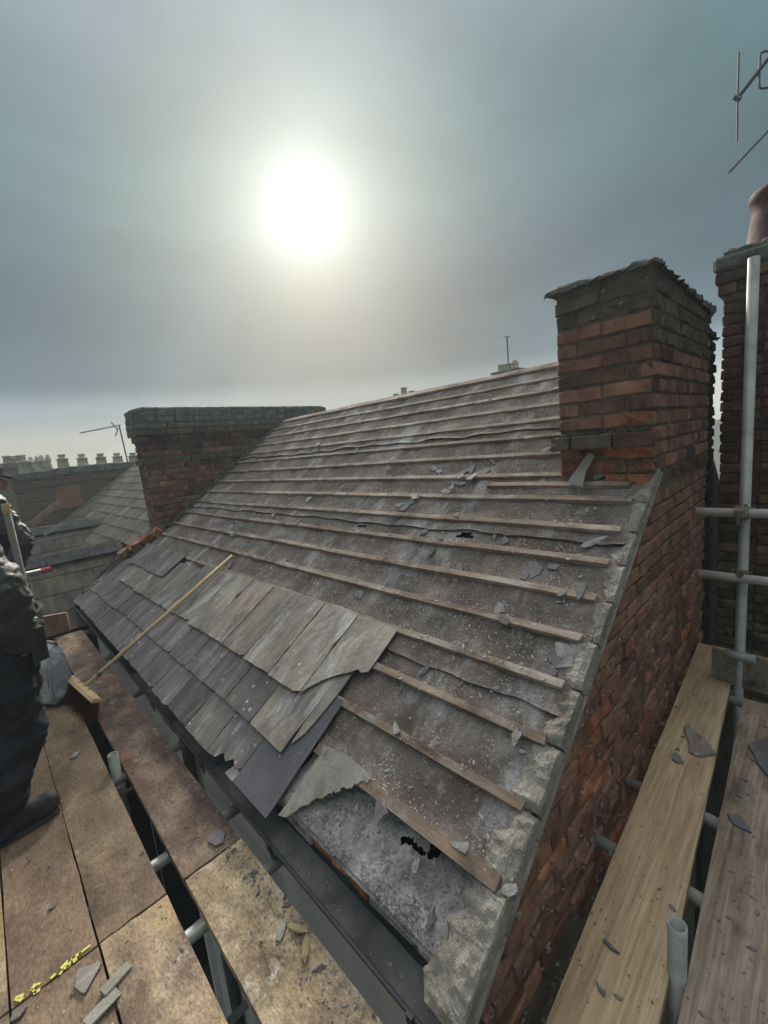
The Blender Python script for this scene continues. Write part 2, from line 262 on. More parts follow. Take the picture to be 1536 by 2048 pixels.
M['cap'] = mk('lichened_cap', [(.25,(.06,.066,.06)),(.5,(.125,.135,.122)),(.8,(.24,.25,.225))], 9, rough=.95, bump=1, bscale=50, over=[((.38,.39,.35), 16,.56,.68,.7), ((.08,.09,.04), 5,.55,.7,.6)])
M['pot'] = mk('buff_clay_pot', [(.3,(.42,.39,.31)),(.7,(.60,.56,.46))], 6, rough=.85, bump=.3, rnd=.15, over=[((.15,.15,.14), 4,.55,.7,.6)])
M['pot_red'] = mk('red_clay_pot', [(.3,(.085,.036,.038)),(.7,(.14,.06,.062))], 5, rough=.8, bump=.3, over=[((.15,.12,.12), 4,.5,.7,.6)])
M['alu'] = mk('aerial_metal', [(.3,(.10,.11,.115)),(.7,(.17,.18,.185))], 6, rough=.5, bump=0, metal=.4)
M['coat'] = mk('black_padded_nylon', [(.3,(.020,.023,.024)),(.7,(.045,.052,.05))], 9, rough=.55, bump=.5, bscale=26, spec=.5, bdist=.01, over=[((.11,.12,.105), 8,.57,.7,.5)])
M['navy'] = mk('navy_fabric', [(.3,(.011,.013,.024)),(.7,(.024,.028,.045))], 9, rough=.85, bump=.4, bscale=40)
M['trouser'] = mk('dark_work_trousers', [(.3,(.012,.014,.020)),(.7,(.030,.033,.040))], 8, rough=.88, bump=.5, bscale=30, over=[((.09,.085,.07), 5,.62,.75,.5)])
M['boot'] = mk('scuffed_black_boot', [(.3,(.013,.014,.014)),(.7,(.045,.048,.045))], 12, rough=.65, bump=.5, bscale=30, over=[((.15,.14,.11), 5,.6,.72,.5)])
M['skin'] = mk('skin', [(.3,(.36,.20,.15)),(.7,(.46,.27,.21))], 8, rough=.6, bump=.1)
M['hair'] = mk('dark_hair', [(.3,(.02,.014,.01)),(.7,(.05,.035,.025))], 20, rough=.7, bump=.5)
M['plastic_bag'] = mk('grey_rubble_sack', [(.3,(.24,.28,.30)),(.7,(.34,.385,.40))], 4, rough=.28, bump=.35, bscale=9, spec=.6)
M['yellow_paint'] = mk('yellow_marker_paint', [(.3,(.62,.60,.10)),(.7,(.75,.74,.22))], 20, rough=.8, bump=.3)
M['yellow_cap'] = mk('yellow_plastic_cap', [(.3,(.42,.32,.12)),(.7,(.55,.44,.2))], 9, rough=.6, bump=.1)
M['red_cap'] = mk('red_plastic_cap', [(.3,(.42,.06,.08)),(.7,(.55,.14,.15))], 9, rough=.5, bump=.05)
M['bristle'] = mk('brown_bristle', [(.3,(.07,.03,.018)),(.7,(.19,.09,.05))], 9, rough=.8, bump=0)
M['zinc'] = mk('zinc_flashing', [(.3,(.27,.29,.29)),(.7,(.42,.45,.45))], 6, rough=.5, bump=.2, metal=.3)
M['dark'] = mk('void', [(.3,(.01,.01,.01)),(.7,(.02,.02,.018))], 5, rough=1, bump=0)
M['glass'] = mk('dark_window', [(.3,(.015,.018,.02)),(.7,(.03,.035,.036))], 2, rough=.12, bump=0, spec=.8)
M['ground'] = mk('yard_ground', [(.3,(.06,.06,.055)),(.6,(.11,.11,.10)),(.8,(.17,.17,.155))], .8, rough=.9, bump=.3, bscale=20)
M['leaf'] = mk('dry_leaf', [(.3,(.16,.13,.07)),(.7,(.3,.25,.14))], 30, rough=.8, bump=.2)

# far stacks: brick too small to pick apart
def brick_tex(name, c1, c2, mo):
    m = mk(name, [(.3,c1),(.7,c2)], 3, rough=.9, bump=0); t = m.node_tree; bs = [q for q in t.nodes if q.type == 'BSDF_PRINCIPLED'][0]
    ge = t.nodes.new('ShaderNodeNewGeometry'); sp = t.nodes.new('ShaderNodeSeparateXYZ'); t.links.new(ge.outputs['Position'], sp.inputs[0])
    ad = t.nodes.new('ShaderNodeMath'); ad.operation = 'ADD'; t.links.new(sp.outputs[0], ad.inputs[0]); t.links.new(sp.outputs[1], ad.inputs[1])
    cb = t.nodes.new('ShaderNodeCombineXYZ'); t.links.new(ad.outputs[0], cb.inputs[0]); t.links.new(sp.outputs[2], cb.inputs[1])
    b = t.nodes.new('ShaderNodeTexBrick'); b.inputs['Scale'].default_value = 1; b.inputs['Mortar Size'].default_value = .009; b.inputs['Brick Width'].default_value = .225; b.inputs['Row Height'].default_value = .075
    b.inputs['Mortar'].default_value = (*mo, 1); b.inputs['Color1'].default_value = (*c1, 1); b.inputs['Color2'].default_value = (*c2, 1); t.links.new(cb.outputs[0], b.inputs['Vector'])
    mx = t.nodes.new('ShaderNodeMix'); mx.data_type = 'RGBA'; mx.inputs[0].default_value = .75; old = bs.inputs['Base Color'].links[0].from_socket
    t.links.new(old, mx.inputs[6]); t.links.new(b.outputs['Color'], mx.inputs[7]); t.links.new(mx.outputs[2], bs.inputs['Base Color'])
    bp = t.nodes.new('ShaderNodeBump'); bp.inputs['Distance'].default_value = .01; t.links.new(b.outputs['Fac'], bp.inputs['Height']); bp.invert = True; t.links.new(bp.outputs[0], bs.inputs['Normal'])
    return m
M['far_brick'] = brick_tex('far_brick_brown', (.10,.065,.045), (.19,.12,.075), (.22,.19,.15))
M['far_brick_red'] = brick_tex('far_brick_orange', (.24,.10,.05), (.36,.17,.09), (.3,.25,.2))

# ------------------------------------------------------------------ brick pools and walls
def brick_mesh(l, seed, rough=.003, d=.1, hgt=.062):
    rr = random.Random(seed); b = bmesh.new(); bmesh.ops.create_cube(b, size=1)
    for v in b.verts: v.co = V((v.co.x*l, v.co.y*d, v.co.z*hgt))
    bmesh.ops.subdivide_edges(b, edges=[e for e in b.edges if abs((e.verts[0].co-e.verts[1].co).x) > .01], cuts=1)
    bmesh.ops.bevel(b, geom=[e for e in b.edges if all(v.co.y < 0 for v in e.verts) and (abs(e.verts[0].co.z-e.verts[1].co.z) > .01 or abs(e.verts[0].co.z) > hgt*.4)], offset=.004+rough*.6, segments=1, affect='EDGES')
    for v in b.verts:
        if v.co.y < -.02: v.co += V((rr.uniform(-1,1)*rough, rr.uniform(-1,1)*rough*1.2, rr.uniform(-1,1)*rough*.8))
    me = bpy.data.meshes.new('brick'); b.to_mesh(me); b.free(); return me
POOL = {}
def pool(kind, mat, rough):
    k = (kind, mat, rough)
    if k not in POOL:
        POOL[k] = []
        for i in range(5):
            me = brick_mesh(.215 if kind == 's' else .1025, i*13+hash(kind) % 5, rough); me.materials.append(M[mat]); POOL[k].append(me)
    return POOL[k]
def wall_matrix(p, udir, nout):
    u, n = V(udir), V(nout)          # local x=u, local -y = outward
    z = V((0,0,1)); y = -n
    return Matrix(((u.x, y.x, z.x, p.x), (u.y, y.y, z.y, p.y), (u.z, y.z, z.z, p.z), (0,0,0,1)))
def bricks(parent, org, udir, nout, ulen, z0, z1, clip=lambda u, z: True, mat='brick', rough=.003, jit=.003, bond='g', pick=None, cap=300, off=0, name='brick', pz=0):
    """lays single bricks on a vertical face; org = lower corner of the face"""
    org = V(org); u_ = V(udir); n_ = V(nout); cnt = 0; row = 0; z = z0+.0375; extra = MB()
    while z < z1:
        u = -.1125*((row+off) % 2) if bond != 'g' else (-.056 if (row+off) % 2 else 0)
        seq = 0
        while u < ulen-.02:
            if bond == 'f': k = 's' if seq % 2 == 0 else 'h'
            elif bond == 'g': k = 'h' if (row+off) % 4 == 3 else 's'
            else: k = 's'
            if bond == 'g' and u < 0 and k == 's': u = -.1125
            ln = .225 if k == 's' else .1125
            a, b = max(u, 0), min(u+ln, ulen); L_ = b-a
            if L_ > .035:
                cu = (a+b)/2
                if clip(cu, z):
                    mt = mat; rg = rough; pr = 0
                    if pick:
                        q = pick(cu, z)
                        if q == 'skip': u += ln; seq += 1; continue
                        if q: mt, rg, pr = q
                    me = R.choice(pool(k, mt, rg))
                    j = R.uniform(-jit, jit) + pr
                    p = org + u_*cu + V((0,0,z)) - n_*(.05-j)
                    Mx = wall_matrix(p, udir, nout) @ Matrix.Rotation(R.uniform(-.012,.012)*(1+rg*200), 4, 'Y') @ Matrix.Diagonal((max(.2,(L_-.010)/(.215 if k == 's' else .1025)), 1, 1, 1))
                    if cnt >= cap: extra.add([Mx @ v.co for v in me.vertices], [tuple(q_.vertices) for q_ in me.polygons]); cnt += 1; u += ln; seq += 1; continue
                    o = link(name, me, None, parent); o.matrix_parent_inverse = Matrix.Translation(-parent.location); o.matrix_basis = Mx
                    cnt += 1
            u += ln; seq += 1
        z += .075; row += 1
    if extra.v: extra.build('upper_brickwork', M[mat], parent, kind='stuff')
    return cnt
def prism(name, poly, y0, y1, mat, parent=None, **k):
    """poly in (x, z), extruded from y0 to y1"""
    n = len(poly); vs_ = [(x, y0, z) for x, z in poly] + [(x, y1, z) for x, z in poly]
    fs = [tuple(range(n)), tuple(range(2*n-1, n-1, -1))] + [(i, n+i, n+(i+1)%n, (i+1)%n) for i in range(n)]
    return link(name, mesh(name, vs_, fs), mat, parent, **k)

# ------------------------------------------------------------------ ground
g = MB(); g.add([(-600,-600,-7.2),(600,-600,-7.2),(600,600,-7.2),(-600,600,-7.2)], [(0,1,2,3)]); g.build('ground', M['ground'], kind='structure')

# ------------------------------------------------------------------ gable wall
gx0, gx1, gy = .72, 3.63, .572
gw = empty('gable_wall', (.72, .565, -7.2), label='red brick gable wall with spalled bricks rising beside the pale plank', cat='wall')
prism('mortar_core', [(gx0+.004,-7.2),(gx1-.006,-7.2),(gx1-.006,-.35),(2.36,-.35),(2.33,roofz(2.33)-.03),(gx0+.004,roofz(gx0)-.03)], gy+.012, gy+.10, M['mortar'], gw)
def gpick(u, z):
    x = u+gx0; t = fbm(x*3, z*4, 5)
    low = z < -.95 + .25*fbm(x*2, 0, 9)
    if low:
        if t > .28: return ('brick_fresh', .005, R.uniform(-.006,.002))
        return ('brick', .0045, R.uniform(-.007,.004))
    return ('brick', .003, 0)
bricks(gw, (gx0, gy, 0), (1,0,0), (0,-1,0), gx1-gx0, -2.75, -.33, clip=lambda u, z: z+.031 < roofz(u+gx0-.085)-.012 and u > .0 and z > -1.72-.12*u and z < (9 if u > .0 else 0), pick=gpick, jit=.003)
# mortar snots and torn edges on the lower gable
mb = MB()
for i in range(300):
    x = R.uniform(.75, 2.6); z = R.uniform(-2.3, -.9)
    if z > roofz(x)-.06: continue
    l = R.uniform(.004,.022); mb.box((x, gy-.001, z), (l, .006, R.uniform(.0015,.004)), Matrix.Rotation(R.uniform(-.9,.9), 3, 'Y'), .003)
mb.build('mortar_scraps', M['mortar_pale'], gw, kind='stuff')

# ------------------------------------------------------------------ right chimney
cx0, cx1, cy0, cy1 = 2.33, 3.65, .565, 1.02
ch = empty('chimney_stack', (cx0, cy0, -.35), label='tall square red brick chimney with ragged mortar top at the gable end', cat='chimney')
box('mortar_core', ((cx0+cx1)/2, (cy0+cy1)/2, .17), (cx1-cx0-.018, cy1-cy0-.018, 1.06), M['mortar'], ch)
def cpick(u, z):
    if z < -.12: return (R.choice(['brick_fresh','brick','brick_dark']), .009, R.uniform(-.004,.008))
    if z < .05 and R.random() < .35: return ('brick_fresh', .007, R.uniform(-.01,.004))
    if z > .48: return ('brick_moss', .005, R.uniform(-.004,.006))
    if R.random() < .25: return ('brick_dark', .004, 0)
    return ('brick', .004, R.uniform(-.003,.004))
bricks(ch, (cx0, cy1, 0), (0,-1,0), (-1,0,0), cy1-cy0, -.33, .66, clip=lambda u, z: True, pick=cpick, bond='s', jit=.004)
def cpick2(u, z):
    if z > .36: return ('brick_moss', .006, R.uniform(-.006,.006))
    if R.random() < .3: return ('brick_dark', .004, 0)
    return ('brick', .004, 0)
bricks(ch, (cx0, cy0, 0), (1,0,0), (0,-1,0), cx1-cx0, -.33, .645, pick=cpick2, bond='g', jit=.003, off=1, cap=150)
# drip course under the front face
for k, (a, b) in enumerate([(1.04,.94), (.925,.735), (.725,.565)]):
    box('drip_brick', (cx0-.015, (a+b)/2, -.085), (.11, a-b, .07), M['brick_moss' if k < 2 else 'brick_dark'], ch, jit=.004, bev=.006)
b_ = MB()
for i in range(170):
    y = R.uniform(.58,1.03); b_.box((cx0-.02+R.uniform(-.04,.03), y, -.048), (R.uniform(.006,.022),)*3, Matrix.Rotation(R.uniform(0,3),3,'Z'), .004)
b_.build('moss_tufts', M['moss'], ch, kind='stuff')
# ragged flaunching slab
def ragged_slab(name, x0, x1, y0, y1, z0, zf, mat, parent, res=.022, rag=.03, thick=.05, seed=1):
    nx, ny = int((x1-x0)/res), int((y1-y0)/res); top = {}; vs_ = []; fs = []
    for lay in (0, 1):
        for i in range(nx+1):
            for j in range(ny+1):
                u, v_ = i/nx, j/ny; e = 0
                ex = fbm(v_*9, seed, i > nx/2)*rag; ey = fbm(u*26, seed+4, j > ny/2)*rag
                x = x0+(x1-x0)*u; y = y0+(y1-y0)*v_
                if i in (0, nx): x += ex*(1 if i else -1)
                if j in (0, ny): y += ey*(1 if j else -1)
                x += R.uniform(-1,1)*res*.25; y += R.uniform(-1,1)*res*.25
                z = zf(x, y) + fbm(x*14, y*14, seed)*.012
                if lay: z = z0 + R.uniform(-.006,.006)
                elif i in (0,nx) or j in (0,ny): z -= .012+abs(fbm(x*30,y*30,2))*.02
                top[lay,i,j] = len(vs_); vs_.append((x,y,z))
    for i in range(nx):
        for j in range(ny):
            fs.append((top[0,i,j],top[0,i+1,j],top[0,i+1,j+1],top[0,i,j+1])); fs.append((top[1,i,j],top[1,i,j+1],top[1,i+1,j+1],top[1,i+1,j]))
    for i in range(nx): fs += [(top[1,i,0],top[1,i+1,0],top[0,i+1,0],top[0,i,0]), (top[0,i,ny],top[0,i+1,ny],top[1,i+1,ny],top[1,i,ny])]
    for j in range(ny): fs += [(top[0,0,j],top[0,0,j+1],top[1,0,j+1],top[1,0,j]), (top[1,nx,j],top[1,nx,j+1],top[0,nx,j+1],top[0,nx,j])]
    return link(name, mesh(name, vs_, fs), mat, parent)
ragged_slab('mortar_cap', cx0-.018, cx1+.03, cy0-.016, cy1+.036, .682, lambda x, y: .712-.065*(x-cx0)/1.3, M['cap'], ch, seed=3)
# strip of torn felt and loose fillet at the foot of the chimney
pts = [at(1178,905,0,2.318), at(1190,912,0,2.31), at(1172,945,0,2.28), at(1166,975,0,2.24), at(1135,965,0,2.24), at(1150,950,0,2.28), at(1168,925,0,2.31)]
me = mesh('felt_strip', [p for p in pts]+[p+V((-.006,0,.002)) for p in pts], [tuple(range(7)), tuple(range(13,6,-1))]+[(i,(i+1)%7,7+(i+1)%7,7+i) for i in range(7)])
link('felt_strip', me, M['felt_pale'], ch)

# recess between the houses, tarred and with its shadow put into the colour
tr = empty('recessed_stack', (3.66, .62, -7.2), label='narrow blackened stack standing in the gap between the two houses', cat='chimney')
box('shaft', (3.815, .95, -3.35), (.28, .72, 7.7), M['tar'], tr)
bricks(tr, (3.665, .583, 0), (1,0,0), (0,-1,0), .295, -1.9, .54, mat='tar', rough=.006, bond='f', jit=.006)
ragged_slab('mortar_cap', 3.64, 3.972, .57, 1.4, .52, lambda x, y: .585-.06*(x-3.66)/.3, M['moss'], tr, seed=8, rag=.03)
# ------------------------------------------------------------------ neighbour's stack and wall on the far right
nb = empty('neighbour_chimney', (4.0, .0, -7.2), label='dark brick chimney and wall of the next house behind the scaffold pole', cat='chimney')
box('mortar_core', (4.27, -.6, -3.2), (.518, 2.28, 8.0), M['mortar_dark'], nb)
def npick(u, z):
    if z < -1.1: return ('brick_yellow', .004, 0)
    return ('brick_dark', .003, 0)
bricks(nb, (4.0, .552, 0), (0,-1,0), (-1,0,0), .95, -2.55, .80, pick=npick, bond='f', jit=.003)
bricks(nb, (4.0, .552, 0), (1,0,0), (0,1,0), .5, -.3, .80, pick=npick, bond='f', jit=.003, cap=60)
for z, o in ((.84,.03), (.915,.045)):
    y = .552+o
    while y > -.5:
        l = R.choice([.225,.225,.1125]); box('corbel_brick', (4.1-o, y-l/2, z), (.2, l-.008, .067), M['brick_dark'], nb, jit=.002, bev=.005); y -= l
box('coping', (4.26, -.2, 1.01), (.62, 1.62, .10), M['cap'], nb, jit=.004, bev=.02)
ragged_slab('mortar_cap', 3.985, 4.5, -.9, .555, 1.055, lambda x, y: 1.10, M['cap'], nb, seed=5, rag=.012)
b_ = MB(); b_.lathe((4.27,.250,1.09), [(.235,0),(.225,.02),(.21,.10),(.195,.22),(.19,.30),(.205,.31),(.21,.35),(.20,.37),(.17,.37),(.165,.3)], 28)
pt = b_.build('chimney_pot', M['pot_red'], nb, smooth=True)

# ------------------------------------------------------------------ the stripped roof
rf = empty('stripped_roof', (.72, .6, -1.5), label='half stripped pitched roof with timber battens over dusty felt', cat='roof')
# structural deck below so no light leaks
prism('roof_body', [(.775,-1.60),(.96,roofz(.96)-.13),(1.0,roofz(1.0)-.06),(3.50,roofz(3.50)-.06),(6.2,-1.5),(6.2,-7.2),(.775,-7.2)], .68, 5.72, M['dark'], rf)
prism('roof_body', [(.775,-1.56),(1.62,roofz(1.62)-.06),(1.62,-7.2),(.775,-7.2)], 5.722, 6.05, M['dark'], rf)
for (s0, s1, ymax, lift, sd_) in [(.008,.62,5.9,0,1), (.53,1.42,5.73,.004,2), (1.33,2.36,5.73,.008,3), (2.27,3.17,5.73,.012,4)]:
    ds = .022; ns_, ny = int((s1-s0)/ds), int((ymax-.59)/.024); vs_ = []; fs = []
    for i in range(ns_+1):
        for j in range(ny+1):
            y = .59+(ymax-.59)*j/ny; s = s0+(s1-s0)*i/ns_
            e = max(0, 1-i*ds/.10)
            s += e*.022*fbm(y*2.3, sd_*3.3)*1.3
            h = lift + .0045*fbm(s*6, y*6, sd_) + .007*fbm(s*1.5, y*2.2, 7) - .004*math.cos(y*2*math.pi/.4)
            h += e*e*(.012+.016*max(0, fbm(y*2.6, sd_*7.7)))
            p = RP(s, y, h-.003); vs_.append(p)
    for i in range(ns_):
        for j in range(ny): a = i*(ny+1)+j; fs.append((a, a+1, a+ny+2, a+ny+1))
    me = mesh('felt_sheet', vs_, fs, True)
    # object space aligned with the slope so that dust streaks run downhill
    me.transform(MR.inverted()); o = link('felt_sheet', me, M['felt'], rf, MR)
    b = bmesh.new(); b.from_mesh(me)
    for (px, py, rx_, ry_) in [(722,1053,.018,.045), (468,1046,.012,.03), (930,1072,.02,.06), (1192,936,.01,.05)]:
        s, y = on_roof(px, py)
        if s0+.03 < s < s1:
            dl = [f for f in b.faces if ((f.calc_center_median().x-s)/rx_)**2+((f.calc_center_median().y-y)/ry_)**2 < 1+.5*R.uniform(-1,1)]
            bmesh.ops.delete(b, geom=dl, context='FACES')
    b.to_mesh(me); b.free()

BAT = [0.0,.212,.425,.637,.836,1.032,1.224,1.419,1.612,1.806,2.003,2.192,2.377,2.560,2.752,2.938]
def batten(s, y0, y1, w_=.033, t=.024, name='batten', h0=.003, tilt=0):
    n = max(3, int((y1-y0)/.12)); vs_ = []; fs = []; sd_ = R.uniform(0,99)
    for i in range(n+1):
        y = y0+(y1-y0)*i/n; ds = .004*fbm(y*.8, sd_)+tilt*(y-y0); dh = .004*fbm(y*.9, sd_+5)+.007*fbm(s*1.5, y*2.2, 7)*.5
        for (a, b) in ((-w_/2,0),(-w_/2+.001,t),(w_/2-.001,t),(w_/2,0)):
            vs_.append((s+ds+a+.0015*fbm(y*7,sd_+a*50), y+(R.uniform(-.006,.006) if i in (0,n) else 0), h0+dh+b+(.0012*fbm(y*9, sd_+a*90) if b else -.004) - H))
    for i in range(n):
        for k in range(4): a = i*4+k; b = i*4+(k+1)%4; fs.append((a, b, b+4, a+4))
    fs += [(0,1,2,3), (n*4+3,n*4+2,n*4+1,n*4)]
    me = mesh(name, vs_, fs); me.materials.append(M['batten'])
    bb = bmesh.new(); bb.from_mesh(me); bmesh.ops.recalc_face_normals(bb, faces=bb.faces[:]); bb.to_mesh(me); bb.free()
    o = bpy.data.objects.new(name, me); C.objects.link(o); o.parent = rf; o.matrix_parent_inverse = Matrix.Translation(-rf.location); o.matrix_basis = MR
    return o
MRB = MR
# batten ends stop short of the chimney where it stands
for i, s in enumerate(BAT):
    y0 = .625 if i < 10 else (1.045 if s > 2.06 else 1.0)
    if s < .1: y0 = .60
    y1 = 5.66 if s > .7 else 5.8
    if i == 0: batten(s, .60, 1.50, .045)
    elif i == 1: batten(s, .61, 1.62)
    elif i < 3: batten(s, .615, 3.0)
    else:
        cut = [None, 3.1, 2.0, 3.7, 2.6, 4.1][i % 6]
        if cut and cut > y0+.5: batten(s, y0, cut-.002); batten(s+R.uniform(-.003,.003), cut+.002, y1)
        else: batten(s, y0, y1)
batten(1.722, .66, 1.46)                       # short doubled batten below the chimney
batten(3.125, 1.04, 5.6, .05, .03)             # ridge-side batten
batten(3.17, 1.04, 5.6, .03, .055, 'ridge_board', h0=-.03)
def nail(px, py):
    pass

# slates: local x upslope, y along eaves
def slate_poly(w_, l_, rr, chip=.006, notch=None, torn=None):
    pts = []
    n = 7
    for i in range(n): pts.append((rr.gauss(0,chip*.22)+(rr.choice([0,0,0,.016]) if i in (0,) else 0), -w_/2+w_*i/n))
    for i in range(12): pts.append((l_*i/12, w_/2+rr.gauss(0,.0012)))
    for i in range(n): pts.append((l_+rr.gauss(0,chip*.6), w_/2-w_*i/n))
    for i in range(12): pts.append((l_*(1-i/12), -w_/2+rr.gauss(0,.0012)))
    return pts
def slate(parent, s, y, w_, l_, mat, hb=.044, ht=.026, rot=0, th=.007, chip=.005, name='slate', label=None, poly=None, seed=None, roll=0):
    rr = random.Random(seed if seed is not None else R.random()); pts = poly or slate_poly(w_, l_, rr, chip)
    n = len(pts); vs_ = [(a, b, 0) for a, b in pts] + [(a+.002, b*.995, -th) for a, b in pts]
    fs = [tuple(range(n)), tuple(range(2*n-1, n-1, -1))]+[(i, n+i, n+(i+1)%n, (i+1)%n) for i in range(n)]
    me = mesh('slate', vs_, fs); me.materials.append(mat)
    bb = bmesh.new(); bb.from_mesh(me); bmesh.ops.recalc_face_normals(bb, faces=bb.faces[:]); bb.to_mesh(me); bb.free()
    o = bpy.data.objects.new(name, me); C.objects.link(o); o.parent = parent; o.matrix_parent_inverse = Matrix.Translation(-parent.location)
    pit = math.atan2(hb-ht, .52)
    o.matrix_basis = MR @ Matrix.Translation((s, y, hb-H)) @ Matrix.Rotation(rot, 4, 'Z') @ Matrix.Rotation(pit, 4, 'Y') @ Matrix.Rotation(roll, 4, 'X')
    if label: o['label'] = label
    return o
# eaves course
for k in range(15):
    y = 1.506+.152+.305*k
    if y > 6.0: break
    if k == 0:
        slate(rf, -.314, y, .300, .532, M['slate_new'], chip=.001, label='clean dark blue-grey slate at the open corner')
    elif k == 1:   # broken bottom
        pts = [(.055,-.15),(.04,-.10),(.062,-.06),(.03,-.02),(.05,.03),(.01,.07),(.0,.15),(.52,.15),(.52,-.15)]
        slate(rf, -.314, y, .303, .52, M['slate'], poly=pts, label='slate with a cracked and broken tail')
        slate(rf, -.318, y-.05, .303, .52, M['shard'], poly=[(.0,-.09),(.04,-.10),(.058,-.06),(.026,-.02),(.0,-.01)], hb=.036, name='slate_tail')
    else: slate(rf, -.314+R.uniform(-.006,.006), y, .297, .52, M['slate'], rot=R.uniform(-.010,.010), chip=.007)
def notched(w_, l_, side, at_, sz):
    p = slate_poly(w_, l_, random.Random(at_), .004); out = []
    for a, b in p:
        if abs(b-side*w_/2) < .01 and abs(a-at_) < sz*1.2: b -= side*sz*(1-abs(a-at_)/(sz*1.5))*.9
        out.append((a, b))
    return out
# second course
for k in range(15):
    y = 1.656+.152+.305*k
    if y > 5.9: break
    slate(rf, -.090+R.uniform(-.006,.006)-(.02*max(0,k-6)/6), y, .297, .51, M['slate'], rot=R.uniform(-.010,.010), hb=.052, chip=.007, th=.008)
# third course, fully exposed
rowy = [1.44]
for k in range(14): rowy.append(rowy[-1]+.305)
for k in range(13):
    y = rowy[k]+.152+.02
    if y > 5.75: break
    l_ = .50; s = .135
    if k == 0:
        pts = [(.245,-.155),(.225,-.12),(.235,-.09),(.20,-.05),(.17,.0),(.12,.06),(.05,.12),(.0,.148),(.2,.15),(.50,.15),(.505,0),(.50,-.155),(.4,-.157)]
        slate(rf, s, y, .30, .5, M['slate_row'], poly=pts, hb=.062, label='slate at the open edge with its corner torn away')
        continue
    if k in (1, 3): pl = notched(.30, .5, 1 if k == 3 else -1, .31, .024)
    elif k == 5: pl = notched(.30, .5, -1, .33, .03)
    else: pl = None
    slate(rf, s+R.uniform(-.006,.012)-(.012 if k > 7 else 0), y, .296, l_-(.02*R.random() if k < 8 else .07*R.random()), M['slate_row'], rot=R.uniform(-.012,.012), hb=.062, ht=.029, poly=pl, chip=.007, th=.009)
# slipped slates hanging off the open edge
slate(rf, -.100, 1.80-.01, .305, .50, M['slate_row'], rot=-.03, hb=.058, label='loose slate slipping over the clean slate')
slate(rf, -.05, 1.585, .10, .47, M['felt_pale'], rot=.10, hb=.047, poly=[(0,.04),(.12,.035),(.30,.04),(.46,.05),(.47,-.02),(.42,-.07),(.30,-.06),(.16,-.03),(.06,.0)], name='slate', label='narrow pale sliver of slate under the slipped one')
# left hand row of an extra cut course
for k in range(4):
    slate(rf, .345+R.uniform(0,.01), 4.55+.305*k, .30, .30+R.uniform(-.06,.02), M['slate'], hb=.068, ht=.04, rot=R.uniform(-.02,.02), chip=.012)

# verge bedding on the gable side: one lump per batten gap
def bedding(s0, s1, yin, name='verge_mortar', parent=rf, top=.038, sd_=0, y0=.563):
    ns_ = max(6, int((s1-s0)/.008)); vs_ = []; fs = []
    kp = [(0,-.045),(-.001,-.02),(0,top*.7),(.03,top),(.35,top*.95),(.62,top*.7),(.85,top*.42),(1,.002),(1.02,-.02)]
    prof = [(a0+(b0-a0)*q/4, h0+(h1-h0)*q/4) for (a0,h0),(b0,h1) in zip(kp, kp[1:]) for q in range(4)]+[kp[-1]]; nv = len(prof)
    for i in range(ns_+1):
        s = s0+(s1-s0)*i/ns_; e = min(1, min(i, ns_-i)/5+.45); yi = max(y0+.03, yin + .040*fbm(s*6, sd_) + .018*fbm(s*25, sd_+3))
        wid = (yi-y0)*(.75+.25*e)
        for v in range(nv):
            f_, h = prof[v]; k = 1 if v > 9 else .3
            y = y0+wid*max(0, f_)+.004*fbm(s*20, v*.3, sd_); hh = h*(e if h > 0 else 1)+k*(.006*fbm(s*12, y*12, sd_+1)+.004*fbm(s*42, y*42, sd_)-.003*abs(fbm(s*110, y*110, sd_)))
            vs_.append(RP(s+R.uniform(-.0015,.0015), y+R.uniform(-.001,.001), hh))
    for i in range(ns_):
        for v in range(nv-1): a = i*nv+v; fs.append((a, a+nv, a+nv+1, a+1))
    fs += [tuple(range(nv)), tuple(range(ns_*nv+nv-1, ns_*nv-1, -1))]
    return link(name, mesh(name, vs_, fs, False), M['mortar_pale'], parent)
edges = [-.33] + [b for b in BAT if b < 1.75] + [1.86]
for i in range(len(edges)-1):
    a, b = edges[i]+(.004), edges[i+1]-(.006)
    yin = [.700,.655,.665,.645,.655,.635,.63,.625,.625,.63,.65][min(i, 10)]
    bedding(a, b, yin+(.0 if i else .0), top=[.030,.026,.030,.026,.028,.022,.022,.02,.02,.02,.026][min(i,10)], sd_=i*5.1)
# thin flat undercloak edge
for i in range(9):
    a = -.33+i*.245; link('undercloak_slate', mesh('undercloak_slate', [RP(a,.556,-.03),RP(a+.24,.556+R.uniform(-.002,.003),-.03),RP(a+.24,.63,-.026),RP(a,.63,-.026),RP(a,.556,-.042),RP(a+.24,.556,-.042),RP(a+.24,.63,-.04),RP(a,.63,-.04)], [(0,1,2,3),(4,7,6,5),(0,4,5,1),(1,5,6,2),(2,6,7,3),(3,7,4,0)]), M['mortar_pale'], rf)

def bedh(s, y):
    t = min(1, max(0, (s+.245)/.29)); rub = math.exp(-((t-.26)/.20)**2)
    return -.004*(1-t)-.048*t**1.2 + .016*rub*(.7+.8*fbm(y*3,s*4,2))
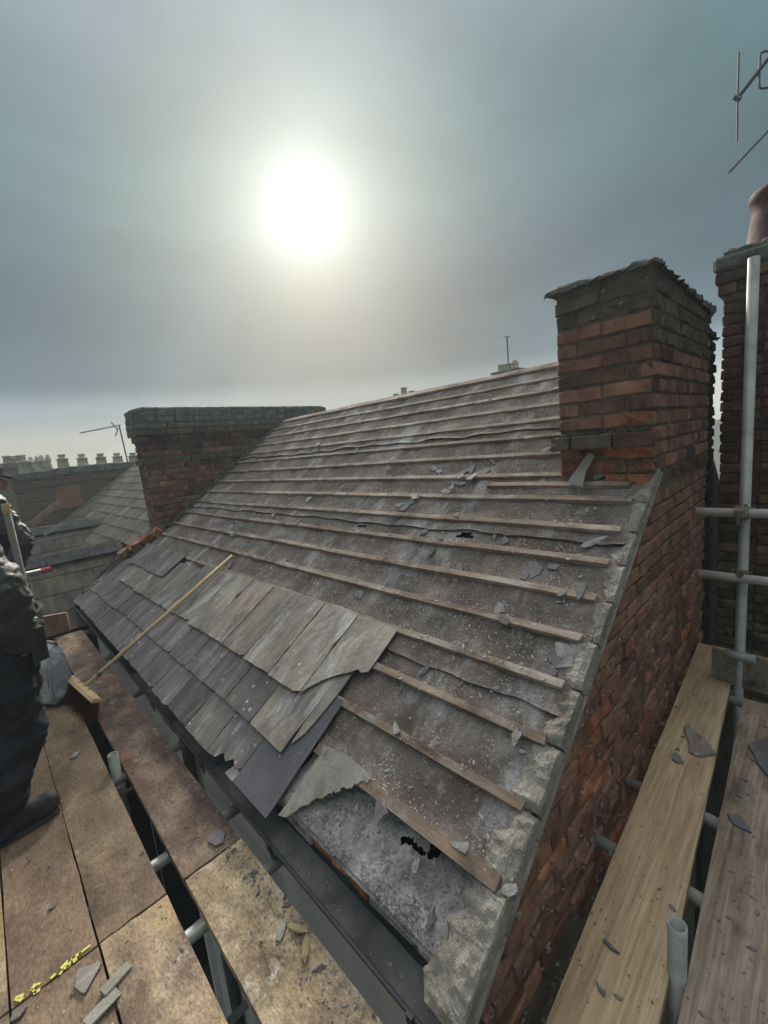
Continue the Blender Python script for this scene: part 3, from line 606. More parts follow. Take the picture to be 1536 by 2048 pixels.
# eaves corner: rubble bed, broken bricks, torn flap, holes
vs_ = []; fs = []; ns_, ny = 60, 170; s0, s1, y0, y1 = -.252, .045, .585, 1.55
holes = [on_roof(x_, y_, -.04)+(a_, b_) for x_, y_, a_, b_ in [(812,1684,.014,.012),(822,1684,.012,.016),(834,1694,.010,.016),(846,1706,.010,.016),(872,1700,.020,.022),(862,1712,.012,.014)]]
idx = {}
for i in range(ns_+1):
    for j in range(ny+1):
        s = s0+(s1-s0)*i/ns_; y = y0+(y1-y0)*j/ny; t = i/ns_
        h = bedh(s, y)+.006*fbm(s*22,y*22,3)+.004*fbm(s*60,y*60,1)+.003*fbm(s*130,y*130,1)
        if t < .04: h -= .012
        idx[i,j] = len(vs_); vs_.append(V((s, y, h-H)))
for i in range(ns_):
    for j in range(ny):
        s = s0+(s1-s0)*(i+.5)/ns_; y = y0+(y1-y0)*(j+.5)/ny
        if any(((s-a)/c)**2+((y-b)/d)**2 < 1+1.0*fbm(s*45,y*45,9) for a, b, c, d in holes): continue
        fs.append((idx[i,j], idx[i+1,j], idx[i+1,j+1], idx[i,j+1]))
o = link('eaves_mortar_bed', mesh('eaves_mortar_bed', vs_, fs), M['rubble'], rf, MR)
y = .59
for k in range(9):
    l = R.choice([.105,.215,.105]) if k else .2
    mt = M['brick_fresh'] if (1.02 < y+l/2 < 1.32 or .72 < y+l/2 < .84) else M['rubble']
    if y+l > 1.62: break
    box('eaves_brick', (.750, y+l/2, -1.474+R.uniform(-.006,.006)), (.10, l-.004, .07+R.uniform(-.006,.008)), mt, rf, jit=.009, bev=.008); y += l
box('wall_plate', (.79, 3.4, -1.50), (.09, 5.3, .06), M['batten'], rf, jit=.002)
fp = [(583,1640),(600,1628),(618,1618),(630,1612),(640,1603),(652,1606),(662,1597),(676,1590),(684,1591),(694,1580),(706,1583),(718,1574),(730,1572),(742,1573),(752,1562),(738,1548),(712,1524),(690,1508),(664,1500),(640,1528),(612,1570),(590,1605),(566,1636)]
P2 = [on_roof(a, b) for a, b in fp]
tp = []
for i, (s, y) in enumerate(P2):
    j = (i+1) % len(P2)
    for q in (0, .33, .66):
        rg = .006 if i < 14 else .001
        tp.append((s+(P2[j][0]-s)*q+R.uniform(-rg,rg), y+(P2[j][1]-y)*q+R.uniform(-rg,rg)))
n = len(tp)
me = mesh('torn_felt_flap', [RP(s, y, .034+.006*fbm(s*9,y*9,1)) for s, y in tp]+[RP(s, y, .028) for s, y in tp], [tuple(range(n)), tuple(range(2*n-1,n-1,-1))]+[(i,n+i,n+(i+1)%n,(i+1)%n) for i in range(n)])
me.transform(MR.inverted()); o = link('torn_felt_flap', me, M['felt_pale'], rf, MR)

# left party line: dark mossy fillet against the chimney, then loose mortar down to the gutter
def fillet(name, s0, s1, ya, yb, hmax, mat, sd_, parent=rf, rough=1):
    n, nv = int((s1-s0)/.02), 7; vs_ = []; fs = []
    for i in range(n+1):
        t = i/n; s = s0+(s1-s0)*t; c = ya(s); w_ = yb
        for v in range(nv+1):
            u = v/nv; y = c+w_*(u-.5)*(1+.25*fbm(s*7, sd_)) + .008*fbm(s*22, u*3, sd_)
            h = hmax*math.sin(u*math.pi)**.7*(.7+.5*fbm(s*9, u*2, sd_+2)) + rough*.008*fbm(s*35, u*9, sd_+1)-.004
            vs_.append(RP(s, y, h))
    for i in range(n):
        for v in range(nv): a = i*(nv+1)+v; fs.append((a, a+nv+1, a+nv+2, a+1))
    return link(name, mesh(name, vs_, fs), mat, parent)
fillet('party_wall_fillet', .95, 3.15, lambda s: 5.71, .12, .075, M['moss'], 3)
fillet('party_wall_fillet', -.32, .45, lambda s: 6.03-.10*(s+.32), .15, .06, M['moss'], 5)
fillet('party_wall_fillet', .40, .98, lambda s: 5.88-.22*(s-.4), .14, .045, M['moss'], 8)
for k in range(6):
    s = .42+k*.085; y = 6.02-.5*(s-.42)
    b_ = MB(); b_.box((0,0,0), (.10,.20,.065), None, .008)
    o = b_.build('loose_brick', M['brick_fresh' if k % 2 else 'brick'], rf)
    o.matrix_basis = MR @ Matrix.Translation((s, y, .045+R.uniform(0,.03)-H)) @ Matrix.Rotation(R.uniform(-.5,.5),4,'Z') @ Matrix.Rotation(R.uniform(-.3,.3),4,'Y')
b_ = MB(); b_.tube(RP(.12,6.16,.05), RP(.50,5.99,.07), .012, n=6); b_.build('edge_lath', M['wood_end'], rf)

# ------------------------------------------------------------------ gutter
gt = empty('gutter', (.6, 3.3, -1.6), label='black plastic gutter full of grit under the slate eaves', cat='gutter')
def gutter_len(y0, y1, r_=.060, cx=.660, cz=-1.545, t=.003, sag=0):
    n = 14; ny = max(2, int((y1-y0)/.1)); vs_ = []; fs = []
    for j in range(ny+1):
        y = y0+(y1-y0)*j/ny; dz = .003*fbm(y*1.3, 3)
        ring = []
        for i in range(n+1):
            a = math.pi+math.pi*i/n; ring.append((cx+r_*math.cos(a), cz+(r_*.95)*math.sin(a)+dz))
        ring.append((cx+r_, cz+.006+dz))
        lip = [(cx-r_+.006, cz+.002+dz), (cx-r_+.006, cz+.008+dz), (cx-r_-.005, cz+.008+dz), (cx-r_-.005, cz-.004+dz), (cx-r_-.001, cz-.006+dz)]
        outer = [(cx+(r_+t)*math.cos(math.pi+math.pi*i/n), cz+(r_+t)*.95*math.sin(math.pi+math.pi*i/n)+dz) for i in range(n+1)]
        prof = list(reversed(ring)) + lip[0:] + outer[1:]
        for x, z in prof: vs_.append((x, y, z))
    m_ = len(prof)
    for j in range(ny):
        for i in range(m_-1): a = j*m_+i; fs.append((a, a+1, a+m_+1, a+m_))
    return mesh('gutter_length', vs_, fs, True)
for a, b, rr_ in ((.50, 2.74, .060), (2.70, 6.18, .057)):
    link('gutter_length', gutter_len(a, b, rr_), M['gutter'], gt)
o = link('gutter_union', gutter_len(2.66, 2.80, .066), M['gutter'], gt)
# silt in the trough
vs_ = []; fs = []; ny = 220
for j in range(ny+1):
    y = .52+3.2*j/ny
    for i in range(7): x = .608+.104*i/6; vs_.append((x, y, -1.580+.010*fbm(x*20,y*14,2)+.012*max(0,fbm(y*2.3,1,4))+.016*(i/6)**2))
for j in range(ny):
    for i in range(6): a = j*7+i; fs.append((a, a+1, a+8, a+7))
link('gutter_silt', mesh('gutter_silt', vs_, fs), M['silt'], gt, kind='stuff')
for y in (.72, 1.49, 2.2, 3.05, 4.12, 5.0, 5.9):
    b_ = MB(); b_.box((.594, y, -1.545), (.014,.022,.03)); b_.box((.60,y,-1.575),(.008,.02,.05)); b_.build('bracket_clip', M['gutter'], gt)
b_ = MB(); b_.add([(.594,.50,-1.5365),(.594,6.18,-1.5365),(.6015,6.18,-1.5365),(.6015,.50,-1.5365)], [(0,1,2,3)])

# rear wall below the gutter with windows
rw = empty('rear_wall', (.74, 3.3, -7.2), label='grey painted rear wall of the house below the gutter', cat='wall')
prism('wall_face', [(.735,-7.2),(.735,-1.50),(.76,-1.50),(.76,-7.2)], .60, 6.1, M['render'], rw)
for (y0, y1, z0, z1) in [(1.75,2.55,-3.1,-2.0), (3.5,4.6,-2.95,-2.05), (3.3,6.0,-5.2,-3.25), (.95,1.7,-5.9,-4.2)]:
    fr = box('window_frame', (.72,(y0+y1)/2,(z0+z1)/2), (.05,y1-y0,z1-z0), M['white'], rw)
    for h in (0, 1):
        a = y0+.05+(y1-y0-.05)/2*h; box('pane', (.693,a+(y1-y0-.15)/4,(z0+z1)/2), (.006,(y1-y0-.15)/2,z1-z0-.12), M['glass'], fr)
dp = MB(); dp.tube((.69,2.05+.75,-1.60),(.69,2.8,-2.0),.034); dp.tube((.69,2.8,-2.0),(.705,2.8,-7.2),.034); dp.build('downpipe', M['gutter'], smooth=True, label='black downpipe dropping from the gutter down the grey wall', cat='pipe')

# ------------------------------------------------------------------ left chimney
lc = empty('long_chimney_stack', (1.54, 5.75, -1), label='long low red brick chimney with dark lichened top on the party wall', cat='chimney')
lx0, lx1, ly0, ly1 = 1.545, 4.30, 5.755, 6.09
prism('mortar_core', [(lx0+.012,-1.6),(lx0+.012,.60),(lx1,.60),(lx1,-.2)], ly0+.010, ly1-.01, M['mortar'], lc)
def lpick(u, z):
    if z > .24: return ('brick_dark', .003, 0)
    if R.random() < .25: return ('brick_dark', .003, 0)
    return ('brick', .003, 0)
bricks(lc, (lx0, ly0, 0), (1,0,0), (0,-1,0), lx1-lx0-.02, -.92, .355, clip=lambda u, z: z > roofz(u+lx0)-.06 and not (.05 < z < .12), pick=lpick, bond='g', jit=.002)
bricks(lc, (lx0, ly1, 0), (0,-1,0), (-1,0,0), ly1-ly0, -1.0, .355, pick=lpick, bond='f', jit=.002, off=1)
for (z, o, mt, x1_) in ((.0825,.022,'brick_moss',lx1), (.36,.020,'brick_dark',lx1), (.435,.05,'brick_moss',lx1)):
    x = lx0-o
    while x < x1_:
        l = R.choice([.225,.225,.1125]); box('string_course_brick', (x+l/2, ly0-o+.08, z), (l-.006, .16, .068), M[mt], lc, jit=.0025, bev=.004); x += l
    box('string_course_brick', (lx0-o+.05, (ly0+ly1)/2+.06, z), (.1, ly1-ly0-.14+2*o, .068), M[mt], lc, jit=.002)
def rounded_cap(name, x0, x1, y0, y1, z0, z1, mat, parent):
    vs_ = []; fs = []; nx = 110; prof = [(0,0),(-.004,.25),(-.004,.5),(.002,.7),(.015,.86),(.06,.97),(.5,1.08)]
    rows = [(y0+a if a < .4 else (y0+y1)/2, z0+(z1-z0)*b) for a, b in prof] + [(y1-a, z0+(z1-z0)*b) for a, b in reversed(prof[:-1])]
    m_ = len(rows)
    for i in range(nx+1):
        t = i/nx; x = x0+(x1-x0)*t; e = min(t*(x1-x0)/.10, (1-t)*(x1-x0)/.10, 1); e = math.sin(e*math.pi/2)
        for k, (y, z) in enumerate(rows):
            yc = (y0+y1)/2; f = .35+.65*e if 0 else 1
            zz = z0+(z-z0)*(.60+.40*e) if z > z0 else z
            vs_.append((x+.006*fbm(y*9,z*9,3)-.012*math.sin((z-z0)/(z1-z0)*3.1)*(1 if t < .5 else -1), y+.006*fbm(x*9,z*14,1), zz+.007*fbm(x*12,y*9,2)))
    for i in range(nx):
        for k in range(m_-1): a = i*m_+k; fs.append((a, a+m_, a+m_+1, a+1))
    fs += [tuple(range(m_)), tuple(range((nx+1)*m_-1, nx*m_-1, -1))]
    return link(name, mesh(name, vs_, fs), mat, parent)
for z, o in ((.51,.055), (.585,.052), (.655,.045)):
    x = lx0-o+.02
    while x < lx1:
        l = R.choice([.225,.225,.1125]); box('cap_brick', (x+l/2, ly0-o+.08, z), (l-.005, .16, .069), M['cap'], lc, jit=.004, bev=.006); x += l
    box('cap_brick', (lx0-o+.07, (ly0+ly1)/2+.06, z), (.12, ly1-ly0-.1+2*o, .069), M['cap'], lc, jit=.004, bev=.006)
rounded_cap('mortar_cap', lx0-.03, lx1+.02, ly0-.04, ly1+.05, .675, .740, M['cap'], lc)

# ------------------------------------------------------------------ terrace beyond: roof, wings, stacks
nr = empty('neighbour_roof', (2, 9, -1), label='old mossy slate roof of the next terraced house beyond the long chimney', cat='roof')
prism('roof_body', [(.6,roofz(.6)-.05),(3.55,roofz(3.55)-.05),(6.4,-1.6),(6.4,-7.2),(.9,-7.2),(.9,-1.7)], 6.15, 12.3, M['dark'], nr)
fs_pool = []
for q in range(6):
    rr = random.Random(q); pts = slate_poly(.297, .42, rr, .006); n = len(pts)
    me = mesh('far_slate', [(a,b,0) for a,b in pts]+[(a,b,-.008) for a,b in pts], [tuple(range(n)), tuple(range(2*n-1,n-1,-1))]+[(i,n+i,n+(i+1)%n,(i+1)%n) for i in range(n)])
    me.materials.append(M['slate_far']); fs_pool.append(me)
far_n = 0
for i in range(15):
    s = -.30+i*.215
    for j in range(21):
        y = 6.32+j*.302+(.15 if i % 2 else 0)
        if y > 12.3: continue
        if s > 1.0 and y < 6.3+(s-1.0)*2.6: continue
        if s < .45 and y < 7.0 and s < .45-(y-6.2)*.1: continue
        if far_n >= 298: continue
        o = bpy.data.objects.new('slate', R.choice(fs_pool)); C.objects.link(o); o.parent = nr; o.matrix_parent_inverse = Matrix.Translation(-nr.location)
        o.matrix_basis = MR @ Matrix.Translation((s, y, -.012+.006*R.random()-H)) @ Matrix.Rotation(R.uniform(-.02,.02),4,'Z') @ Matrix.Rotation(.034,4,'Y'); far_n += 1
def wing(name, yr, zr, xa, xb, run, drop, label, rows, ridge_parts=5):
    """low cross wing: ridge along x, near slope falls toward the viewer"""
    t = empty(name, (xa, yr, zr), label=label, cat='roof')
    vs_ = [(xa,yr,zr-.03),(xb,yr,zr-.03),(xb,yr-run,zr-drop-.03),(xa,yr-run,zr-drop-.03),(xa,yr+run,zr-drop-.03),(xb,yr+run,zr-drop-.03)]
    vs_ += [(x,y,-7.2) for x,y,z in vs_[2:]]
    link('roof_body', mesh('roof_body', vs_, [(0,1,2,3),(0,4,5,1),(3,2,6,7),(4,8,9,5),(0,3,7,8,4)]), M['dark'], t)
    L_ = math.hypot(run, drop); g_ = L_/rows; pit = math.atan2(drop, run)
    for i in range(rows):
        n = int((xb-xa)/.3)+1
        for j in range(n):
            x = xa+.15+j*.3-(.15 if i % 2 else 0)
            if x > xb+.1: continue
            d = L_-(i)*g_
            y, z = yr-run*d/L_, zr-drop*d/L_
            o = bpy.data.objects.new('slate', R.choice(fs_pool)); C.objects.link(o); o.parent = t; o.matrix_parent_inverse = Matrix.Translation(-t.location)
            u = V((0, run/L_, drop/L_)); xd = V((1,0,0)); nn = xd.cross(u)
            o.matrix_basis = Matrix(((u.x,-xd.x,nn.x,x),(u.y,-xd.y,nn.y,y),(u.z,-xd.z,nn.z,z+.012),(0,0,0,1))) @ Matrix.Rotation(.03,4,'Y') @ Matrix.Diagonal((min(1,(g_+.12)/.42),1,1,1))
    x = xa; k = 0
    while x < xb-.05:
        l = min(.46, xb-x); b_ = MB()
        for sgn in (-1, 1):
            M3 = Matrix.Rotation(-sgn*pit*.95, 3, 'X')
            b_.box((x+l/2, yr+sgn*.066, zr+.008), (l-.008, .15, .018), M3, .002)
        b_.box((x+l-.02, yr, zr+.045), (.03, .05, .02))
        b_.build('ridge_tile', M['lead'], t); x += l
    return t
wing('rear_wing_roof', 6.80, -1.03, -.9, 1.26, .85, .72, 'low slate wing roof with dark ridge tiles beside the far end of the gutter', 4)
w2 = wing('rear_wing_roof', 9.05, -.86, -1.2, 1.60, .8, .62, 'second slate wing roof further along behind the workers', 4)
for (a, b, nm, mt, lab, w_) in [((60,1052),(122,1000),'barge_timber','wood_end','brown timber board leaning up the far brick stack',.11), ((86,1068),(126,1047),'zinc_strip','zinc','pale metal strip lying up the far mossy roof',.07)]:
    yy = 11.4 if nm[0] == 'b' else 8.6
    p, q = at(*a, 1, yy), at(*b, 1, yy+.1); d = (q-p); l = d.length; u = d.normalized(); vv = V((0,1,0)); ww = u.cross(vv).normalized()
    b_ = MB(); Mx = Matrix((u, ww, u.cross(ww))).transposed(); b_.box((p+q)/2, (l, w_, .04), Mx, .004); b_.build(nm, M[mt], label=lab, cat='board' if nm[0] == 'b' else 'flashing')

def pot(parent, x, y, z, r_=.10, h=.3, style=0, mat='pot'):
    b_ = MB()
    if style == 0: prof = [(r_*1.1,0),(r_*1.02,h*.3),(r_*.92,h*.62),(r_*1.12,h*.64),(r_*1.12,h*.7),(r_*.66,h*.72),(r_*.62,h*.94),(r_*.74,h*.96),(r_*.74,h),(r_*.5,h),(r_*.5,h*.8)]
    elif style == 1: prof = [(r_*1.05,0),(r_*.85,h*.6),(r_*1.0,h*.62),(r_*1.0,h*.68),(r_*.8,h*.7)]
    else: prof = [(r_,0),(r_*.8,h*.8),(r_*1.0,h*.84),(r_*1.0,h),(r_*.7,h),(r_*.7,h*.6)]
    b_.lathe((x,y,z), prof, 14)
    if style == 1:
        for k in range(4):
            a = k*math.pi/2+.4; b_.tube((x+math.cos(a)*r_*.7,y+math.sin(a)*r_*.7,z+h*.66),(x+math.cos(a)*r_*.78,y+math.sin(a)*r_*.78,z+h), r_*.42, .01, 6)
    return b_.build('chimney_pot', M[mat], parent, smooth=style != 1)
def stack(name, x0, x1, y0, y1, zb, zt, label, mat='far_brick', pots=(), cap_h=.14):
    t = empty(name, ((x0+x1)/2, y0, zb), label=label, cat='chimney')
    box('shaft', ((x0+x1)/2,(y0+y1)/2,(zb+zt)/2), (x1-x0,y1-y0,zt-zb), M[mat], t)
    box('corbel', ((x0+x1)/2,(y0+y1)/2,zt-cap_h*1.9), (x1-x0+.07,y1-y0+.07,cap_h*.9), M[mat], t, jit=.004)
    ragged_slab('mortar_cap', x0-.07, x1+.07, y0-.07, y1+.07, zt-cap_h, lambda x, y: zt+.02*math.sin((x-x0)*2), M['cap'], t, res=.07, rag=.02, seed=x0)
    for p in pots: pot(t, *p)
    return t
P_ = [(1.62,.34,0),(2.01,.30,0),(2.40,.28,0),(2.76,.25,0),(3.12,.22,0)]
st1 = stack('far_chimney_stack', 1.40, 3.70, 12.3, 12.9, -1.6, .215, 'long brown brick stack with a row of clay pots beyond the mossy roof', pots=[(x, 12.6, .20, .115, .33-.02*i, 0) for i, (x, h, s) in enumerate(P_)])
stack('far_chimney_stack', .62, 1.385, 12.32, 12.8, -2.6, .165, 'lower brown stack with two pronged crown pots', pots=[(.90,12.55,.15,.12,.30,2), (1.05+.05,12.6,.15,.115,.38,1), (1.30,12.6,.15,.115,.40,1)])
op = box('brick_patch', (1.56, 12.292, -.46), (.46, .04, .50), M['far_brick_red'], st1, label='patch of newer orange brick')
stack('far_chimney_stack', .2, 1.38, 17, 17.7, -2.6, .56, 'hazy furthest stack with small pots at the left edge', pots=[(.60,17.3,.54,.11,.25,2),(.88,17.3,.54,.12,.26,2),(1.06,17.3,.54,.11,.24,0),(1.22,17.3,.54,.12,.26,2)])
far_wall = box('far_house_wall', (.2, 14.5, -3.9), (3.0, 4, 4.6), M['far_brick'], None, label='brown brick rear wall of a house behind the far stacks', cat='wall')
# roofs glimpsed over the ridge
stack('ridge_peeping_stack', 11.8, 12.3, 6.36, 7.06, -1, 1.86, 'small pale stack with stubby pots peeping over the ridge by a thin mast', 'far_brick', [(12.0,6.48,1.86,.11,.22,0),(12.0,6.72,1.86,.12,.18,2),(12.0,6.94,1.86,.10,.20,2)], .08)
stack('ridge_peeping_stack', 11.8, 12.3, 10.3, 11.7, -1, 1.76, 'small pale stack with a single taller pot peeping over the ridge', 'far_brick', [(12.0,10.97,1.76,.13,.28,2),(12.0,10.6,1.76,.12,.1,2),(12.0,11.4,1.76,.12,.12,2)], .08)
b_ = MB(); b_.tube((12,6.69,1.7),(12,6.69,2.82),.022,n=8); b_.tube((12,6.58,2.80),(12,6.80,2.82),.012,n=6); b_.tube((12,6.5,2.0),(12,6.9,2.06),.014,n=6)
b_.build('roof_mast', M['alu'], label='thin mast aerial standing above the ridge left of the brick chimney', cat='aerial')
prism('distant_roof', [(8.2,-1.2),(11.9,1.52),(15.6,-1.2)], 5.6, 12.6, M['slate_far'], None, label='distant slate roof hidden behind the main ridge', cat='roof')
# tv aerial on the left
ta = empty('yagi_aerial', (2.93, 12.5, .2), label='long toothed television aerial on a mast left of the long chimney', cat='aerial')
b_ = MB(); b_.tube((2.95,12.5,.15), at(238,850,1,12.5), .017, n=8); b_.build('mast', M['alu'], ta)
a, b = at(160,866,1,12.5), at(241,850,1,12.5)
b_ = MB(); b_.tube(a, b, .012, n=6); b_.build('boom', M['alu'], ta)
b_ = MB(); up_ = V((.25,.2,1)).normalized()
for k in range(15): p = a+(b-a)*(k/15); b_.tube(p-up_*.035, p+up_*.035, .005, n=4)
b_.build('director_rods', M['alu'], ta)
b_ = MB(); b_.tube(at(222,844,1,12.5), at(234,858,1,12.5), .013, n=6); b_.tube(at(231,872,1,12.5), at(236,856,1,12.5), .013, n=6); b_.build('reflector', M['alu'], ta)
# aerial top right
xa_ = 3.5
ra = empty('rod_aerial', at(1536,115,0,xa_), label='dark rod aerial with a looped dipole at the top right above the pot', cat='aerial')
e0 = at(1475,197,0,xa_); e1 = at(1536,118,0,xa_); e2 = e1+(e1-e0)*1.6
b_ = MB(); b_.tube(e0, e2, .010, n=8); b_.build('boom', M['alu'], ra)
b_ = MB(); b_.tube(at(1477.5,106,0,xa_), e0, .0055, n=6); b_.tube(e0, at(1474,281,0,xa_), .005, n=6); b_.tube(e0-V((0,.012,.012)), e0+V((0,.012,.014)), .014, n=8); b_.build('reflector_rod', M['alu'], ra)
lp = [at(x, y, 0, xa_) for x, y in [(1536,102),(1528,102.5),(1522,106),(1520,114),(1519,140),(1518,168),(1519,174),(1523,177),(1536,175),(1550,174),(1552,168),(1553,110),(1550,103),(1536,102)]]
b_ = MB()
for p, q in zip(lp, lp[1:]): b_.tube(p, q, .006, n=6)
b_.build('loop_dipole', M['alu'], ra)
b_ = MB(); b_.tube(e2, (e2.x+.05, e2.y, 1.1), .02, n=10); b_.build('mast', M['alu'], ra)
q0 = at(1457,346,0,xa_); q1 = at(1536,262,0,xa_); b_ = MB(); b_.tube(q0, q1+(q1-q0)*.9, .006, n=6); b_.build('stay_rod', M['alu'], label='single thin slanting rod beneath the looped aerial', cat='rod')

# ------------------------------------------------------------------ scaffold boards
def board(name, corners, z, t, mat, label, nx=26, group=None, warp=.003):
    """corners: four (x, y) counter-clockwise; grid long way between 0-1 / 3-2"""
    c = [V((x, y, 0)) for x, y in corners]; vs_ = []; fs = []; nw = 7; sd_ = R.uniform(0,50)
    o0 = (c[0]+c[2])/2
    for lay in (0, 1):
        for i in range(nx+1):
            for j in range(nw+1):
                u, v_ = i/nx, j/nw; p = (c[0]*(1-u)+c[1]*u)*(1-v_)+(c[3]*(1-u)+c[2]*u)*v_
                e = .0018*fbm(u*nx*.35, j*.6, sd_)
                if i in (0,nx): p += (c[1]-c[0]).normalized()*R.uniform(-.003,.003)
                if j in (0,nw): p += (c[3]-c[0]).normalized()*(.0025*fbm(u*nx*.6, j, sd_+2))
                edge = -.003 if (j in (0,nw) or i in (0,nx)) else 0
                p.z = z+e+edge+warp*fbm(u*2.5, 0, sd_) if lay == 0 else z-t
                vs_.append(p-o0)
    W_ = nw+1; off = (nx+1)*W_
    for i in range(nx):
        for j in range(nw):
            a = i*W_+j; fs.append((a, a+W_, a+W_+1, a+1)); fs.append((off+a, off+a+1, off+a+W_+1, off+a+W_))
        a = i*W_; fs.append((a, off+a, off+a+W_, a+W_)); a += nw; fs.append((a, a+W_, off+a+W_, off+a))
    for j in range(nw):
        fs.append((j, j+1, off+j+1, off+j)); a = nx*W_+j; fs.append((a, off+a, off+a+1, a+1))
    me = mesh(name, vs_, fs); bb = bmesh.new(); bb.from_mesh(me); bmesh.ops.recalc_face_normals(bb, faces=bb.faces[:]); bb.to_mesh(me); bb.free()
    for p in me.polygons[:]: p.use_smooth = False
    return link(name, me, mat, None, Matrix.Translation(o0), label=label, cat='board')
Z0 = -H; T = .038
def lb(x0, x1, y0, y1, mat, label): return board('scaffold_board', [(x0,y0),(x0,y1),(x1,y1),(x1,y0)], Z0, T, mat, label, nx=int((y1-y0)/.12))
lb(-.425,-.203, 1.645,5.5, M['board_left'], 'outermost worn scaffold board under the near worker at the left edge')
lb(-.425,-.203, -1.6,1.637, M['board_left'], 'outermost near scaffold board in the bottom left corner')
lb(-.197,.027, 1.645,5.5, M['board_brown'], 'smooth brown scaffold board with yellow paint marks on its end')
lb(-.197,.027, -1.6,1.637, M['board_brown'], 'brown scaffold board carrying a triangular slate piece at the bottom left')
lb(.032,.246, 1.650,3.95, M['board_brown'], 'brown scaffold board beside the open tube end in the gap')
lb(.032,.246, 3.96,5.45, M['board_dark'], 'dirty scaffold board beneath the grey sack')
lb(.034,.247, -1.6,1.640, M['board_left'], 'mottled tan scaffold board at the bottom with two timber offcuts')
lb(.312,.542, 1.652,5.28, M['board_dark'], 'long stained scaffold board under the broom beside the gutter')
lb(.315,.545, -1.6,1.644, M['board_left'], 'pinkish tan scaffold board along the gutter littered with grit')
board('scaffold_board', [(.45,.212),(3.41,.350),(3.431,.562),(.56,.445)], Z0, T, M['board_pine'], 'pale clean pine scaffold board running along the foot of the brick gable', nx=30)
board('scaffold_board', [(.3,-.05),(2.86,.030),(2.844,.258),(.3,.183)], Z0, T, M['board_grey'], 'grey weathered scaffold board at the bottom right corner', nx=26)
board('scaffold_board', [(.3,-.30),(2.86,-.205),(2.85,.022),(.3,-.062)], Z0, T, M['board_grey'], 'grey weathered scaffold board furthest from the gable', nx=26)
# upright toe boards
def upright(p, q, h, t, zb, mat, label):
    p, q = V((*p,0)), V((*q,0)); u = (q-p).normalized(); n_ = V((-u.y,u.x,0)); Mx = Matrix((u, n_, V((0,0,1)))).transposed()
    b_ = MB(); b_.box((p+q)/2+V((0,0,zb+h/2)), ((q-p).length, t, h), Mx, .002); return b_.build('toe_board', mat, label=label, cat='board')
upright((2.985,.42),(2.93,-.9), .205, .036, Z0-.005, M['board_grey'], 'upright toe board behind the end of the grey boards')
upright((.05,5.56),(.455,5.36), .20, .036, Z0, M['wood_end'], 'upright toe board closing the far end of the platform')

# ------------------------------------------------------------------ scaffold tubes
def tube(a, b, label, mat='steel', couplers=(), capm=None, r_=.0242, group=None):
    t = empty('scaffold_tube', a, label=label, cat='tube', group=group)
    m = MB(); m.pipe(a, b, r_, .004, 22); m.build('tube', M[mat], t, smooth=True)
    for p, ax in couplers:
        p = V(p); d = (V(b)-V(a)).normalized(); k = MB(); k.tube(p-d*.026, p+d*.026, r_+.009, n=16); ax = V(ax); k.tube(p+ax*.035, p+ax*.075, .016, n=6); k.box(p+ax*.045, (.04,.04,.04), None, .002); k.tube(p-d*.012+ax*.05+d.cross(ax)*.02, p-d*.012+ax*.05+d.cross(ax)*.055, .008, n=6); k.tube(p+ax*.030-d*.03, p+ax*.030+d*.03, r_+.007, n=12); k.tube(p+d*.014-ax*.02-d.cross(ax)*.045, p+d*.014-ax*.02+d.cross(ax)*.045, .007, n=6); k.build('coupler', M['rust'], t)
    if capm:
        k = MB(); d = (V(b)-V(a)).normalized(); k.tube(V(b)-d*.07, V(b)+d*.006, r_+.003, n=18); k.build('end_cap', M[capm], t, smooth=False)
    return t
zt = Z0-T-.026
for y, lab in [(1.46,'just short of the board joint'), (1.85,'just past the board joint'), (2.56,'beside the upright stub'), (3.45,'under the broom head'), (4.37,'near the grey sack'), (5.30,'at the far end of the platform')]:
    tube((-.75,y,zt), (.70,y+.03,zt), 'galvanised cross tube under the left boards, '+lab, couplers=[((.40,y+.02,zt),(0,0,-1))])
for x, lab in [(1.50,'by the open stub'), (1.88,'halfway along the pale board'), (2.87,'at the end of the grey board')]:
    tube((x,-.9,zt), (x+.03,.60,zt), 'galvanised cross tube under the right boards, '+lab)
tube((.16,-2,zt-.05), (.16,5.9,zt-.05), 'long ledger tube running beneath the left boards')
tube((.275,2.58,-7.2), (.278,2.585,-1.485), 'upright tube with an open stained end in the gap between boards', 'steel_green', couplers=[((.275,2.58,-1.68),(0,-1,0))])
tube((1.185,.228,-7.2), (1.195,.232,-1.405), 'upright tube with a wide open end between the two right boards')
tube((2.982,.300,-7.2), (2.975,.292,.745), 'tall scaffold pole standing in front of the neighbouring chimney', couplers=[((2.98,.30,-.545),(-1,0,0)), ((2.98,.30,-.905),(-1,0,.2))])
tube((2.925,.50,-.545), (2.935,-1.2,-.530), 'upper guard rail tube crossing the tall pole', 'steel_pale', couplers=[((2.93,.30,-.543),(-1,0,0))])
tube((2.925,.485,-.910), (2.935,-1.2,-.905), 'lower guard rail tube crossing the tall pole', 'steel_pale')
tube((2.93,.36,-1.375), (2.93,.22,-1.372), 'short bright tube stub clamped at the foot of the pole')
tube((.15,4.5,-7.2), (.155,4.505,-.17), 'dull olive scaffold upright between the two workers with a yellow cap', 'steel_olive', capm='yellow_cap')
tube((-.9,5.32,-.90), (.40,5.30,-.885), 'guard rail tube with a red end cap beside the far worker', capm='red_cap')
